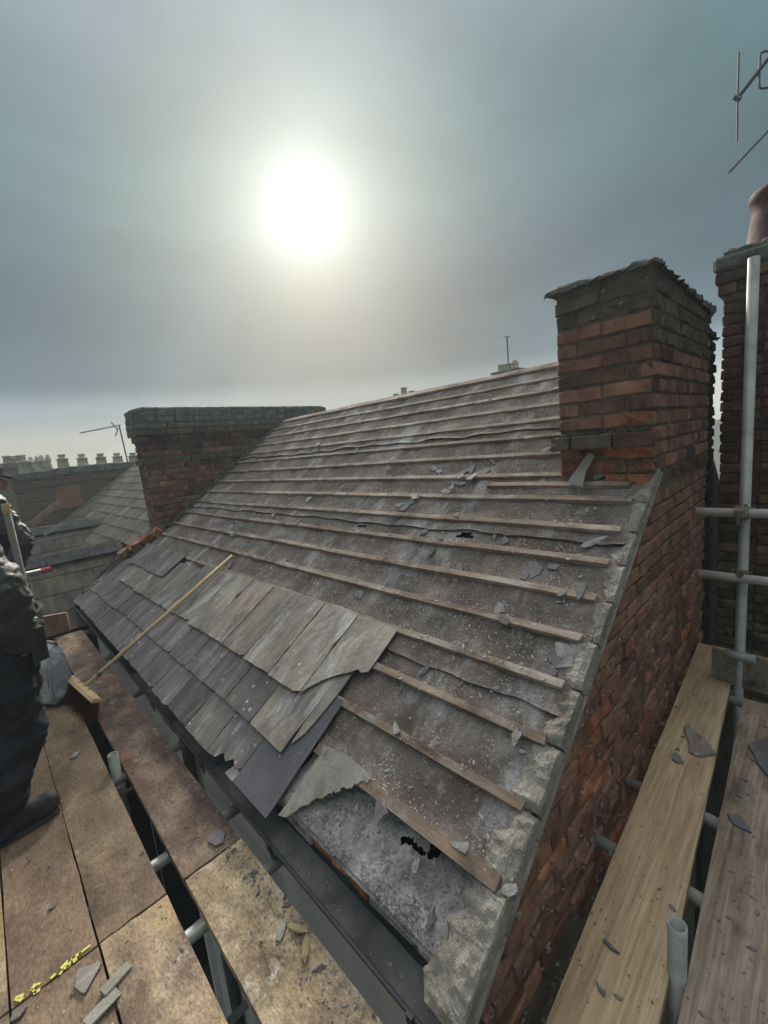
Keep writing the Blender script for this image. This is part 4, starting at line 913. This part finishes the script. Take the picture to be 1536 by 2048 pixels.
# lower lift, seen through the gaps
for y, lab in ((.9,'dim lower lift cross tube nearest the camera'), (1.3,'dim lower lift cross tube second from the camera'), (2.4,'dim lower lift cross tube furthest from the camera')): tube((-.7,y,-3.4), (.66,y,-3.4), lab)
lb2 = lambda x0, x1, lab: board('scaffold_board', [(x0,-1.5),(x0,5),(x1,5),(x1,-1.5)], -3.36, T, M['board_dark'], lab, nx=20)
lb2(-.42,-.2,'dark outer board of the lower scaffold lift'); lb2(-.19,.03,'dark inner board of the lower scaffold lift')

# ------------------------------------------------------------------ loose slate pieces and crumbs
def shard_mesh(sz, seed, th=.006, elong=1.6):
    rr = random.Random(seed); n = rr.randint(5,9); a0 = rr.random()*6; pts = []
    for i in range(n):
        a = a0+2*math.pi*i/n+rr.uniform(-.25,.25); q = sz*rr.uniform(.42,1.1); pts.append((q*math.cos(a)*elong**.5, q*math.sin(a)/elong**.5))
    vs_ = [(x,y,th/2+rr.uniform(0,th*.3)) for x,y in pts]+[(x*1.03,y*1.03,-th/2) for x,y in pts]
    me = mesh('slate_fragment', vs_, [tuple(range(n)), tuple(range(2*n-1,n-1,-1))]+[(i,n+i,n+(i+1)%n,(i+1)%n) for i in range(n)]); me.materials.append(M['shard']); return me
SP = [shard_mesh(.035, k, .006, 1+R.random()*2.2) for k in range(12)]
def shard_roof(px, py, sz, group='broken slate pieces scattered on the battened felt', label='small broken piece of grey slate lying on the stripped roof', rot=None, h=.008, tilt=.10, el=None):
    s, y = on_roof(px, py)
    nb_ = min(abs(s-b) for b in BAT)
    if nb_ < .03: h = .034
    o = bpy.data.objects.new('slate_fragment', R.choice(SP)); C.objects.link(o)
    k = sz/.035
    o.matrix_world = Matrix.Translation(RP(s, y, h)) @ MR.to_3x3().to_4x4() @ Matrix.Rotation(R.uniform(0,6.3) if rot is None else rot, 4, 'Z') @ Matrix.Rotation(R.uniform(-tilt,tilt),4,'X') @ Matrix.Rotation(R.uniform(-tilt,tilt),4,'Y') @ Matrix.Diagonal((k,k,1.1,1))
    tag(o, label, 'slate piece', group)
    return o
FX = [(918,1038,.035),(632,900,.075),(640,893,.06),(795,908,.06),(500,955,.06),(515,950,.05),(618,1000,.075),(715,900,.045),(470,1073,.05),(456,1138,.05),(1095,900,.05),(1208,968,.06),(1200,960,.045),
 (920,1137,.055),(1165,1190,.055),(1130,1195,.035),(1070,1140,.06),(1050,1150,.05),(1220,1170,.05),(1190,1085,.05),(1115,1320,.07),(1140,1308,.06),(1128,1330,.055),(1150,1330,.05),(1105,1345,.04),
 (1000,1220,.05),(1015,1250,.035),(850,1065,.04),(720,1190,.045),(600,1050,.04),(535,1008,.05),(548,1030,.05),(560,1040,.04),(520,1032,.035),(810,1017,.05),(820,1008,.045),(800,1012,.045),(835,1000,.05),
 (905,975,.05),(915,968,.055),(925,960,.04),(895,985,.045),(930,945,.06),(945,938,.055),(958,950,.05),(950,960,.045),(970,945,.05),(870,938,.05),(880,945,.04),(985,925,.035),(1085,965,.04),(862,1108,.035),
 (1110,1135,.04),(1240,1120,.04),(975,1060,.03),(1010,1085,.04),(990,1075,.03),(620,842,.05),(683,848,.04),(716,862,.05),(760,850,.03),(880,790,.05),(700,895,.05),(650,905,.03),(1145,795,.05),(1115,785,.04)]
frs = [(on_roof(a, b), shard_roof(a, b, sz*.82), sz) for a, b, sz in FX]
ORD = 'first second third fourth fifth sixth seventh eighth ninth tenth eleventh twelfth thirteenth fourteenth fifteenth sixteenth seventeenth eighteenth nineteenth'.split()
by = {}
for (s, y), o, sz in frs: by.setdefault(sum(1 for b in BAT if b < s), []).append((y, o, sz))
for gi, lst in by.items():
    for k, (y, o, sz) in enumerate(sorted(lst, key=lambda q: q[0])):
        o['label'] = '%s slate piece in the %s batten gap from the eaves, %s from the right' % ('large' if sz > .055 else 'small', ORD[gi-1], ORD[k])
for (a, b, sz, rot, lab) in [(800,1395+70,.03,1.0,'pale slate splinter resting on a batten right of the torn flap'), (930,1700,.03,2.0,'flat crumpled slate piece lying on the lowest batten'), (658,1512,.02,0,'pale slate chip at the top of the torn felt flap'), (1030,1786,.024,2.2,'grey slate piece wedged into the verge mortar by the lowest batten'), (840,1740,.02,.5,'squarish mauve slate piece on the eaves rubble'), (898,1868,.024,1.2,'pale arrow shaped slate piece near the gutter corner'), (873,1842,.022,.2,'broken pale slate flake beside the arrow shaped one'), (768,1628,.04,.9,'bluish slate flake on the grey mortar below the batten'), (1040,1480,.03,.3,'small grey slate chip at the right end of a batten')]:
    shard_roof(a, b, sz, None, lab, rot, h=.03, tilt=.2)
def shard_deck(px, py, sz, lab, el=1.5, rot=0, z=Z0+.006, mat=None, th=.007, pts=None, name='slate_fragment'):
    p = at(px, py, 2, z)
    if pts:
        q = [at(a, b, 2, z)-p for a, b in pts]; n = len(q)
        if (q[1].x-q[0].x)*(q[2].y-q[1].y)-(q[1].y-q[0].y)*(q[2].x-q[1].x) < 0: q.reverse()
        me = mesh(name, [v+V((0,0,th/2)) for v in q]+[v*1.02-V((0,0,th/2)) for v in q], [tuple(range(n)), tuple(range(2*n-1,n-1,-1))]+[(i,n+i,n+(i+1)%n,(i+1)%n) for i in range(n)])
    else: me = shard_mesh(sz, px, th, el)
    if mat: me.materials.clear(); me.materials.append(M[mat])
    return link(name, me, M['shard'], None, Matrix.Translation(p) @ Matrix.Rotation(rot,4,'Z'), label=lab, cat='slate piece')
shard_deck(1397,1485,.05,'curved grey slate shard lying on the pale pine board', pts=[(1368,1455),(1375,1448),(1390,1465),(1408,1478),(1432,1508),(1400,1514),(1378,1505),(1378,1485)], th=.014, mat='slate_row')
shard_deck(1355,1515,.03,'small purple slate flake beside the curved shard', pts=[(1344,1508),(1352,1506),(1360,1512),(1368,1527),(1352,1524),(1344,1518)])
shard_deck(1518,1505,.05,'dark pointed slate piece on the grey board at the right edge', pts=[(1495,1490),(1515,1482),(1536,1475),(1545,1530),(1536,1552),(1514,1525),(1506,1505)], mat='slate_new')
shard_deck(1480,1640,.04,'dark angular slate sliver on the grey board', pts=[(1455,1628),(1478,1632),(1490,1645),(1503,1666),(1480,1655),(1466,1648)], mat='slate_new')
shard_deck(1225,1900,.02,'thin dark splinter on the pale pine board near its bottom', pts=[(1206,1880),(1212,1878),(1228,1896),(1240,1908),(1222,1898)], mat='slate_new')
shard_deck(1200,1985,.02,'second thin dark splinter at the foot of the pale pine board', pts=[(1192,1962),(1200,1975),(1212,1985),(1208,1992),(1198,1980)], mat='slate_new')
shard_deck(435,1675,.03,'rounded smooth slate piece at the board joint', pts=[(418,1672),(426,1664),(440,1660),(450,1668),(446,1685),(432,1692),(416,1684)], mat='shard')
shard_deck(178,1950,.06,'triangular grey slate piece on the brown board', pts=[(155,1945),(160,1938),(198,1925),(203,1928),(170,1988),(162,1986),(150,1975)], mat='slate')
shard_deck(38,2025,.04,'thin slate piece at the very bottom left', pts=[(20,2042),(28,2025),(52,2010),(54,2014),(40,2034),(24,2044)], mat='slate')
shard_deck(150,1510,.02,'tiny bluish flake on the brown board near the boot', pts=[(140,1515),(150,1505),(160,1504),(152,1514),(142,1518)], mat='shard')
shard_deck(564,1850,.03,'flat brown slate flake on the gritty board', pts=[(552,1868),(556,1852),(566,1846),(572,1850),(568,1868),(560,1884),(553,1880)], mat='slate')
def offcut(px, py, l, rot, lab):
    p = at(px, py, 2, Z0+.008); b_ = MB(); b_.box((0,0,0), (l,.035,.010), None, .002); b_.build('timber_offcut', M['felt_pale'], None, label=lab, cat='wood', M=Matrix.Translation(p) @ Matrix.Rotation(rot,4,'Z') @ Matrix.Rotation(.08,4,'Y'))
offcut(232,1958,.085,.35,'upper small grey offcut bridging the board seam')
offcut(205,2015,.09,.30,'lower small grey offcut bridging the board seam')
# grit
def grit(name, n, f, mat, label, s0=.002, s1=.008, bias=2.2, elm=2.3):
    m = MB()
    for i in range(n):
        q = f()
        if q is None: continue
        p, nrm_ = q; z = s0+(s1-s0)*R.random()**bias; u = nrm_.orthogonal().normalized(); a = R.uniform(0,6.3); v_ = nrm_.cross(u); u, v_ = u*math.cos(a)+v_*math.sin(a), v_*math.cos(a)-u*math.sin(a); el = R.uniform(1,elm)
        P0 = [p+u*z*el, p+v_*z*.8, p-u*z*el*.8, p-v_*z*.7]; h = nrm_*z*R.uniform(.3,.7)
        m.add(P0+[P0[0]*.5+P0[1]*.5+h, P0[2]*.5+P0[3]*.5+h*.9], [(0,1,4),(1,2,5,4),(2,3,5),(3,0,4,5)])
    return m.build(name, M[mat], None, label=label, cat='debris', kind='stuff')
def f_roof():
    s = R.uniform(.02,3.1); y = R.uniform(.66,5.66)
    if s < .66 and y > 1.45: return None
    if s > 1.95 and y < 1.05: return None
    d = fbm(s*2.2, y*2.2, 11)+.5*fbm(s*9,y*9,4)
    if R.random() > .32+.9*max(0,d): return None
    if y > 3.2 and R.random() < .5: return None
    nb_ = min(abs(s-b) for b in BAT); h = .028 if nb_ < .02 else .003
    if .02 < nb_ < .026: return None
    return RP(s, y, h+.002), N_
grit('slate_grit', 17000, f_roof, 'chips', 'pale slate and mortar crumbs strewn over the felt and battens', .0014, .0095, 3)
grit('slate_flakes', 420, f_roof, 'shard', 'thin grey slate flakes strewn over the felt and battens', .006, .022, 2, 2.8)
def f_bat():
    i = R.randrange(3,15); s = BAT[i]+.021+abs(R.gauss(0,.012)); y = R.uniform(.8,5); 
    if s > 1.95 and y < 1.05: return None
    if fbm(i*7.7, y*2.6) < .05: return None
    return RP(s, y, .006), N_
grit('slate_grit', 3500, f_bat, 'chips', 'crumbs caught along the upper edges of the battens', .002, .009, 2)
def f_eave():
    s = -.235+.225*R.random()**1.7; y = R.uniform(.62,1.45)
    if any(((s-a)/c)**2+((y-b)/d)**2 < 2.2 for a, b, c, d in holes) or fbm(s*9,y*9,3) < -.25: return None
    return RP(s, y, bedh(s, y)+.003), N_
grit('slate_grit', 2600, f_eave, 'rubble', 'mortar rubble and slate chips heaped on the open eaves corner', .0008, .0075, 5, 1.5)
grit('slate_grit', 260, f_eave, 'shard', 'flat grey slate flakes among the rubble of the open eaves corner', .004, .014, 2.5, 2.2)
def f_sl():
    s = R.uniform(-.3,.62); y = R.uniform(1.5,5.8); return RP(s, y, .062-.05*max(0,min(1,((s-.135)/.5)))*.7 if s > .135 else .050), N_
grit('slate_grit', 500, f_sl, 'chips', 'small pale crumbs on the remaining slates', .0015, .005)
def f_deck():
    c = R.random()
    if c < .5: x, y = R.gauss(.50,.05), R.uniform(.55,1.7)
    elif c < .75: x, y = R.uniform(.32,.54), R.uniform(1.6,5)
    else: x, y = R.uniform(-.2,.24), R.uniform(.9,4)
    if x > .54 or (.245 < x < .315): return None
    return V((x, y, Z0+.003)), V((0,0,1))
grit('board_grit', 1500, f_deck, 'shard', 'dark grit and slate dust on the left boards', .0012, .005)
def f_deck2():
    x = R.uniform(.8,3.3); y = R.uniform(.24,.6)+.06*(x-1)
    if y > .43+.065*(x-.5)+.005 or y < .25+.04*(x-1): return None
    return V((x, y, Z0+.003)), V((0,0,1))
grit('board_grit', 260, f_deck2, 'board_dark', 'dark splinters and crumbs on the pale pine board', .0012, .004)
def f_gut(): return V((R.gauss(.655,.02), R.uniform(.55,1.6), -1.578)), V((0,0,1))
grit('gutter_grit', 260, f_gut, 'shard', 'grey slate crumbs lying in the gutter trough', .0012, .006, 3)
grit('board_flakes', 120, f_deck, 'slate', 'flat grey slate flakes scattered on the left boards', .003, .013, 2.5, 2.4)
grit('board_flakes', 46, f_deck2, 'slate', 'dark slate flakes scattered on the pale pine board', .002, .010, 2.5, 2.6)
def f_deck3():
    x = R.uniform(.9,2.8); y = R.uniform(.03,.21); return V((x, y, Z0+.004)), V((0,0,1))
grit('board_grit', 200, f_deck3, 'shard', 'slate dust and flakes on the grey board', .0012, .009, 3, 2.4)
# leaves at the board edge
for k, (px, py, rot) in enumerate([(612,1898,.9), (596,1858,2.1)]):
    p = at(px, py, 2, Z0+.01); pts = [(-.05,0,.0),(-.03,.011,.006),(0,.016,.004),(.03,.010,.008),(.05,0,.01),(.03,-.009,.007),(0,-.013,.003),(-.03,-.009,.005)]
    me = mesh('dry_leaf', [(x*.8,y*.9,z) for x,y,z in pts]+[(x*.8,y*.9,z-.002) for x,y,z in pts], [tuple(range(8)), tuple(range(15,7,-1))]+[(i,8+i,8+(i+1)%8,(i+1)%8) for i in range(8)])
    link('dry_leaf', me, M['leaf'], None, Matrix.Translation(p) @ Matrix.Rotation(rot,4,'Z'), label=['curled dry olive leaf at the edge of the gritty board','narrow dry leaf just behind the curled one'][k], cat='leaf')
# yellow paint marks along the board end
YM = [((178,1892),(160,1906)),((160,1906),(148,1914)),((148,1914),(150,1921)),((148,1914),(138,1922)),((138,1922),(136,1932)),((136,1932),(126,1938)),((126,1938),(121,1946)),((124,1934),(134,1924)),((78,1967),(69,1970)),((69,1970),(64,1978)),((64,1978),(70,1984)),((70,1984),(77,1980)),((44,1991),(33,1995)),((35,1997),(42,1999)),((108,1950),(104,1954))]
for sl, lab in ((YM[:9],'longest run of yellow painted letters on the end of the brown board'), (YM[9:13],'small curled yellow paint letter left of the long run'), (YM[13:15],'leftmost yellow paint dab at the board end')):
    m = MB()
    for (a, b) in sl:
        p, q = at(*a, 2, Z0+.002), at(*b, 2, Z0+.002); d = (q-p).normalized(); w_ = V((-d.y,d.x,0))*R.uniform(.003,.0065); p = p-d*.004; q = q+d*.004
        m.add([p-w_, q-w_*.8, q+w_, p+w_*.8]+[v-V((0,0,.002)) for v in (p-w_, q-w_, q+w_, p+w_)], [(0,1,2,3),(4,7,6,5),(0,4,5,1),(1,5,6,2),(2,6,7,3),(3,7,4,0)])
    m.build('paint_mark', M['yellow_paint'], None, label=lab, cat='paint mark')

# ------------------------------------------------------------------ thin air
hz = MB(); hz.box((8, 12, -2.45), (44, 52, 11.7)); ho = hz.build('haze', None, kind='stuff')
hm = bpy.data.materials.new('haze'); hm.use_nodes = True; hm.node_tree.nodes.clear(); ho_ = hm.node_tree.nodes.new('ShaderNodeOutputMaterial'); pv = hm.node_tree.nodes.new('ShaderNodeVolumePrincipled')
pv.inputs['Density'].default_value = .0042; pv.inputs['Anisotropy'].default_value = .35; pv.inputs['Color'].default_value = (.80,.92,1,1); hm.node_tree.links.new(pv.outputs[0], ho_.inputs['Volume']); ho.data.materials.append(hm)

# ------------------------------------------------------------------ broom
hz_ = -1.432
E1, E2 = at(138,1354,2,hz_), at(194,1403,2,hz_)
br = empty('broom', (E1+E2)/2, label='wooden yard broom propped between the board and the battens', cat='broom')
u = (E2-E1).normalized(); tip = RP(*on_roof(465,1112,.04), .045); mid = (E1+E2)/2
hd = (tip-mid).normalized(); n_ = u.cross(hd).normalized()      # head lies across the handle
dn = (V((0,0,-1))*.8 - hd*.45).normalized(); wv = u.cross(dn).normalized()
Mx = Matrix((u, wv, dn)).transposed()
b_ = MB(); b_.box(mid+dn*.0, ((E2-E1).length, .062, .030), Mx, .001); hdo = b_.build('head', M['wood_new'], br)
bb = bmesh.new(); bb.from_mesh(hdo.data); bmesh.ops.bevel(bb, geom=bb.edges[:], offset=.009, segments=2, affect='EDGES'); bb.to_mesh(hdo.data); bb.free()
b_ = MB(); b_.tube(mid+hd*.01, tip, .0145, .0135, n=16); b_.build('handle', M['wood_new'], br, smooth=True)
b_ = MB(); a = mid+hd*.12
for sgn in (-1, 1): b_.tube(a, mid+u*.10*sgn-dn*.012, .004, n=6)
b_.tube(a-hd*.012, a+hd*.012, .019, n=12); b_.build('brace', M['rust'], br)
b_ = MB()
for i in range(1500):
    t = R.uniform(-.48,.48); q = R.uniform(-.45,.45); p = mid+u*(E2-E1).length*t+wv*.06*q+dn*.012
    l = R.uniform(.10,.135); d = (dn+u*(t*.25+R.uniform(-.12,.12))+wv*(q*.35+R.uniform(-.12,.12))).normalized(); e = p+d*l
    if e.z < Z0+.004: e.z = Z0+.004
    s_ = d.orthogonal().normalized()*.0011; b_.add([p-s_, p+s_, e+s_*.6, e-s_*.6], [(0,1,2,3)])
b_.build('bristles', M['bristle'], br, kind='stuff')

# ------------------------------------------------------------------ grey sack
bb = bmesh.new(); bmesh.ops.create_icosphere(bb, subdivisions=4, radius=1)
sq = lambda q: math.copysign(abs(q)**.45, q)
for v in bb.verts:
    p = v.co.copy(); t = (p.z+1)/2
    rad = 1+.16*(abs(mn.noise(V((p.x*2.3,p.y*2.3,p.z*.9+4))))*2-.5)+.07*abs(mn.noise(p*5.5))
    nar = 1.06-.42*t*t
    v.co = V((sq(p.x)*.088*rad*nar, sq(p.y)*.120*rad*nar, sq(p.z)*.205+.03*mn.noise(V((p.x*3,p.y*3,0)))*t))
    v.co.x += .05*t*mn.noise(V((p.y*2,p.z*2,9)))
bmesh.ops.dissolve_limit(bb, angle_limit=.16, verts=bb.verts[:], edges=bb.edges[:])
me = bpy.data.meshes.new('rubble_sack'); bb.to_mesh(me); bb.free()
for p in me.polygons: p.use_smooth = False
sk = link('rubble_sack', me, M['plastic_bag'], None, Matrix.Translation((.150,3.74,Z0+.215)) @ Matrix.Rotation(.5,4,'Z'), label='full grey plastic sack slumped behind the near worker', cat='sack')

# ------------------------------------------------------------------ people
bb = bmesh.new(); bmesh.ops.create_icosphere(bb, subdivisions=2, radius=1); ICV = [v.co.copy() for v in bb.verts]; ICF = [tuple(v.index for v in f.verts) for f in bb.faces]; bb.free()
def blob(name, chains, mat, parent, voxel=.010, smooth=6, post=None):
    m = MB()
    for ch_ in chains:
        quilt = 0
        if isinstance(ch_, tuple): ch_, quilt = ch_
        dist = 0
        for (a, b) in zip(ch_, ch_[1:]):
            A, B = V(a[:3]), V(b[:3]); l = (B-A).length; st = max(1, int(l/(min(a[3], b[3])*.28)))
            for k in range(st+1):
                t = k/st; rr_ = a[3]*(1-t)+b[3]*t
                if quilt: rr_ *= 1+quilt*(abs(math.sin((dist+l*t)*math.pi/.055))-.5)
                c = A.lerp(B, t); m.add([c+v*rr_ for v in ICV], ICF)
            dist += l
        if len(ch_) == 1: a = ch_[0]; m.add([V(a[:3])+V((v.x*a[3], v.y*a[3]*(a[4] if len(a) > 4 else 1), v.z*a[3]*(a[5] if len(a) > 5 else 1))) for v in ICV], ICF)
    me = mesh(name, m.v, m.f); o = bpy.data.objects.new('tmp', me); C.objects.link(o)
    md = o.modifiers.new('r', 'REMESH'); md.mode = 'VOXEL'; md.voxel_size = voxel
    sm = o.modifiers.new('s', 'SMOOTH'); sm.iterations = smooth; sm.factor = .5
    bpy.context.view_layer.update(); dg = bpy.context.evaluated_depsgraph_get(); nm = bpy.data.meshes.new_from_object(o.evaluated_get(dg)); bpy.data.objects.remove(o); nm.name = name
    if post:
        nl = [v.normal.copy() for v in nm.vertices]
        for v, q in zip(nm.vertices, nl): v.co = v.co+q*post(v.co)
    for p in nm.polygons: p.use_smooth = True
    nm.materials.clear()
    return link(name, nm, mat, parent)
folds = lambda amp, f=9, st=2.2: (lambda p: amp*fbm(p.x*f, p.y*f, p.z*f*st, 3)+amp*.5*abs(mn.noise(V((p.x*f*2, p.y*f*2, p.z*f*3)))))
def hand(parent, w_, d, side, mat):
    """palm and five curled fingers from wrist w_ along direction d"""
    d = V(d).normalized(); s_ = V(side).normalized(); n_ = d.cross(s_); chs = [[(*(w_),.026),(*(w_+d*.05),.030),(*(w_+d*.085),.028)]]
    for k, (o_, l) in enumerate([(-.028,.070),(-.010,.080),(.010,.075),(.027,.058)]):
        b0 = w_+d*.085+s_*o_; b1 = b0+d*l*.5+n_*l*.18; b2 = b1+d*l*.30+n_*l*.40; chs.append([(*b0,.0095),(*b1,.009),(*b2,.0078)])
    t0 = w_+d*.03-s_*.024; t1 = t0+d*.035-s_*.028; t2 = t1+d*.030+n_*.012; chs.append([(*t0,.014),(*t1,.011),(*t2,.009)])
    return chs
def person(name, base, yaw, label, near):
    t = empty(name, base, label=label, cat='person')
    Rm = Matrix.Rotation(yaw, 3, 'Z'); B = V(base)
    def P(x, y, z, r_): q = B+Rm @ V((x, y, z)); return (q.x, q.y, q.z, r_)      # +x = facing, +y = their left
    # head, neck, trunk core, forearms and hands: one continuous body
    lean = -.11 if near else .02
    sh = {1: P(lean,.19,1.40,.075), -1: P(lean,-.19,1.40,.075)}
    hip = {1: P(0,.095,.90,.10), -1: P(0,-.095,.90,.10)}
    if near: el = {1: P(-.12,.27,1.13,.052), -1: P(.0,-.27,1.10,.052)}; wr = {1: P(-.02,.24,.90,.032), -1: P(.02,-.21,.86,.032)}
    else: el = {1: P(.02,.27,1.13,.052), -1: P(.14,-.27,1.06,.052)}; wr = {1: P(.12,.22,.95,.030), -1: P(.06,-.24,.86,.030)}
    hc = V(P(lean+.05,0,1.63,0)[:3]); fdir = Rm @ V((1,0,-.25)); ldir = Rm @ V((0,1,0))
    chs = [[P(0,0,.95,.13), P(lean*.5,0,1.15,.13), P(lean,0,1.36,.12)], [P(lean,0,1.42,.062), (*(hc-V((0,0,.08))),.058)],
           [(*(hc+V((0,0,.02))),.092,1,1.18)], [(*(hc+fdir*.03-V((0,0,.06))),.062)], [(*(hc+fdir*.095-V((0,0,.02))),.014),(*(hc+fdir*.112-V((0,0,.045))),.016)],
           [(*(hc+fdir*.085-V((0,0,.085))),.022)], [(*(hc+ldir*.088-V((0,0,.01))),.022,.5,1.3)], [(*(hc-ldir*.088-V((0,0,.01))),.022,.5,1.3)]]
    for s_ in (1,-1):
        chs += [[sh[s_], el[s_], wr[s_]]]; d = V(wr[s_][:3])-V(el[s_][:3]); chs += hand(t, V(wr[s_][:3]), d, ldir*s_, None)
    blob('body', chs, M['skin'], t, .0075, 3)
    for s_ in (1,-1):
        b_ = MB(); e = hc+fdir*.078+ldir*.032*s_+V((0,0,.005)); b_.lathe(e-V((0,0,.009)), [(0,0),(.008,.003),(.010,.009),(.008,.015),(0,.018)], 8); b_.build('eye', M['white'], t)
    blob('hair', [[(*(hc-fdir*.02+V((0,0,.03))),.098,1,1.12)]], M['hair'], t, .01, 2)
    # jacket with quilted sleeves
    q = .07
    jk = [([P(0,0,.90,.155), P(lean*.4,0,1.05,.150), P(lean*.8,0,1.22,.152), P(lean,0,1.36,.135)], .04), [P(lean,.10,1.38,.10), sh[1]], [P(lean,-.10,1.38,.10), sh[-1]], [P(lean*.9,.09,1.25,.12), P(0,.08,.92,.125)], [P(lean*.9,-.09,1.25,.12), P(0,-.08,.92,.125)], [P(lean+.01,0,1.45,.082), P(lean+.01,0,1.49,.078)]]
    for s_ in (1,-1):
        a, b, c = [list(k) for k in (sh[s_], el[s_], wr[s_])]; a[3], b[3], c[3] = .098, .082, .058; jk.append(([tuple(a), tuple(b), tuple(c)], q))
    blob('jacket', jk, M['coat'], t, .0085, 2, folds(.016, 11, 1.5))
    vest = [[P(lean*.5,0,1.02,.164), P(lean,0,1.30,.152)], [P(lean*.6,.085,1.05,.132), P(lean,.085,1.32,.118)], [P(lean*.6,-.085,1.05,.132), P(lean,-.085,1.32,.118)]]
    if not near: blob('waistcoat', vest, M['navy'], t, .011, 5, folds(.004))
    # trousers
    if near: kn = {1: P(-.08,.14,.49,.088), -1: P(-.03,-.13,.49,.088)}; an = {1: P(-.25,.16,.10,.076), -1: P(-.185,-.15,.10,.076)}
    else: kn = {1: P(.04,.11,.49,.08), -1: P(.05,-.11,.49,.08)}; an = {1: P(0,.12,.10,.066), -1: P(0,-.12,.10,.066)}
    tr_ = []
    for s_ in (1,-1):
        h_ = list(hip[s_]); h_[3] = .135; tr_.append([tuple(h_), tuple(list(kn[s_][:3])+[.102]), tuple(list(an[s_][:3])+[.088])])
    tr_.append([P(0,-.05,.93,.14), P(0,.05,.93,.14)])
    blob('trousers', tr_, M['trouser'], t, .011, 3, folds(.026, 7, 1.9))
    for s_ in (1,-1):
        a = V(an[s_][:3]); f_ = Rm @ V((1, .15*s_, 0)); z = B.z
        blob('boot', [[(a.x,a.y,z+.19,.072),(a.x,a.y,z+.08,.070)], [(a.x,a.y,z+.12,.068),(a.x+f_.x*.10,a.y+f_.y*.10,z+.078,.054)], [(a.x-f_.x*.05,a.y-f_.y*.05,z+.055,.052),(a.x+f_.x*.10,a.y+f_.y*.10,z+.062,.060),(a.x+f_.x*.165,a.y+f_.y*.165,z+.060,.056)]], M['boot'], t, .008, 3, lambda p: (.003*fbm(p.x*20,p.y*20,p.z*20)) - (max(0, B.z+.006-p.z)))
        b_ = MB()
        pr = [(-.095,-.034),(-.10,.034),(.06,.052),(.15,.047),(.205,.024),(.21,-.02),(.16,-.045),(.06,-.05)]
        sd2 = V((-f_.y, f_.x, 0)).normalized(); fn = f_.normalized()
        pts = [V((a.x,a.y,z))+fn*x+sd2*y for x, y in pr]; n = len(pts)
        b_.add([p+V((0,0,.024)) for p in pts]+[p+V((0,0,.001)) for p in pts], [tuple(range(n)), tuple(range(2*n-1,n-1,-1))]+[(i,n+i,n+(i+1)%n,(i+1)%n) for i in range(n)]); b_.build('boot_sole', M['gutter'], t)
    # belt with pouches
    b_ = MB(); nn = 28; vs_ = []; 
    for zz, rr_ in ((.925,.176),(.965,.176),(.965,.160),(.925,.160)):
        for k in range(nn): a_ = 2*math.pi*k/nn; q_ = B+Rm @ V((rr_*math.cos(a_), rr_*1.22*math.sin(a_), zz)); vs_.append(q_)
    b_.add(vs_, [(m_*nn+k, m_*nn+(k+1)%nn, ((m_+1)%4)*nn+(k+1)%nn, ((m_+1)%4)*nn+k) for m_ in range(4) for k in range(nn)]); b_.build('belt', M['boot'], t)
    if near:
        c = B+Rm @ V((.07,-.20,.84)); b_ = MB(); b_.box(c, (.06,.12,.16), Rm, .006); b_.build('tool_pouch', M['boot'], t)
        b_ = MB(); b_.box(c+V((.0,0,.09)), (.035,.07,.06), Rm @ Matrix.Rotation(.3,3,'Y'), .002); b_.build('tape_measure', M['steel'], t)
        b_ = MB(); wv_ = V(wr[-1][:3]); dd = (V(wr[-1][:3])-V(el[-1][:3])).normalized(); b_.tube(wv_-dd*.03-dd*.012, wv_-dd*.018, .060, n=20); b_.build('cuff', M['boot'], t)
    # cap with peak
    hb = hc+V((0,0,.05))
    blob('cap', [[(*(hb+V((0,0,.012))),.108,1.0,.82)], [(*(hb-V((0,0,.0))),.104,1,.5)]], M['navy'], t, .009, 4)
    m = MB(); pk = []
    for lay, dz in ((0,.0),(1,-.008)):
        for k in range(9):
            a_ = -1.0+2.0*k/8; pk.append(hb+V((0,0,-.012+dz))+(fdir.normalized()*math.cos(a_)+ldir*math.sin(a_))*.095)
        for k in range(9):
            a_ = -.62+1.24*k/8; pk.append(hb+V((0,0,-.032+dz))+(fdir.normalized()*math.cos(a_)*1.0+ldir*math.sin(a_)*.75)*.185)
    f_ = []
    for k in range(8): f_ += [(k,k+1,9+k+1,9+k), (18+k,27+k,27+k+1,18+k+1), (9+k,10+k,28+k,27+k)]
    f_ += [(0,9,27,18),(8,26,35,17)]
    m.add(pk, f_); m.build('cap_peak', M['navy'], t)
    return t, P
pa, PA = person('person', (-.035,2.66,Z0), .20, 'near worker in black padded jacket and dark trousers standing at the left edge', True)
pb, PB = person('person', (.04,5.0,Z0), .15, 'far worker in navy waistcoat, padded sleeves and a dark peaked cap', False)
# the printed letter on the far worker's chest
def glyph(parent, c, ux, uz, h, strokes, mat):
    m = MB(); n_ = ux.cross(uz)
    for (x0, z0, x1, z1) in strokes:
        p = [c+ux*a*h+uz*b*h for a, b in ((x0,z0),(x1,z0),(x1,z1),(x0,z1))]
        m.add([q+n_*.002 for q in p]+[q-n_*.002 for q in p], [(0,1,2,3),(4,7,6,5),(0,4,5,1),(1,5,6,2),(2,6,7,3),(3,7,4,0)])
    return m.build('printed_letter', mat, parent)
cE = at(-2,1072,1,4.835)
glyph(pb, cE, V((1,0,0)), V((0,0,1)), .085, [(0,0,.16,1),(.16,0,.62,.17),(.16,.42,.55,.58),(.16,.83,.62,1)], M['white'])
glyph(pb, cE+V((0,0,.115)), V((1,0,0)), V((0,0,1)), .085, [(0,0,.55,.17),(.35,.17,.5,.5)], M['white'])
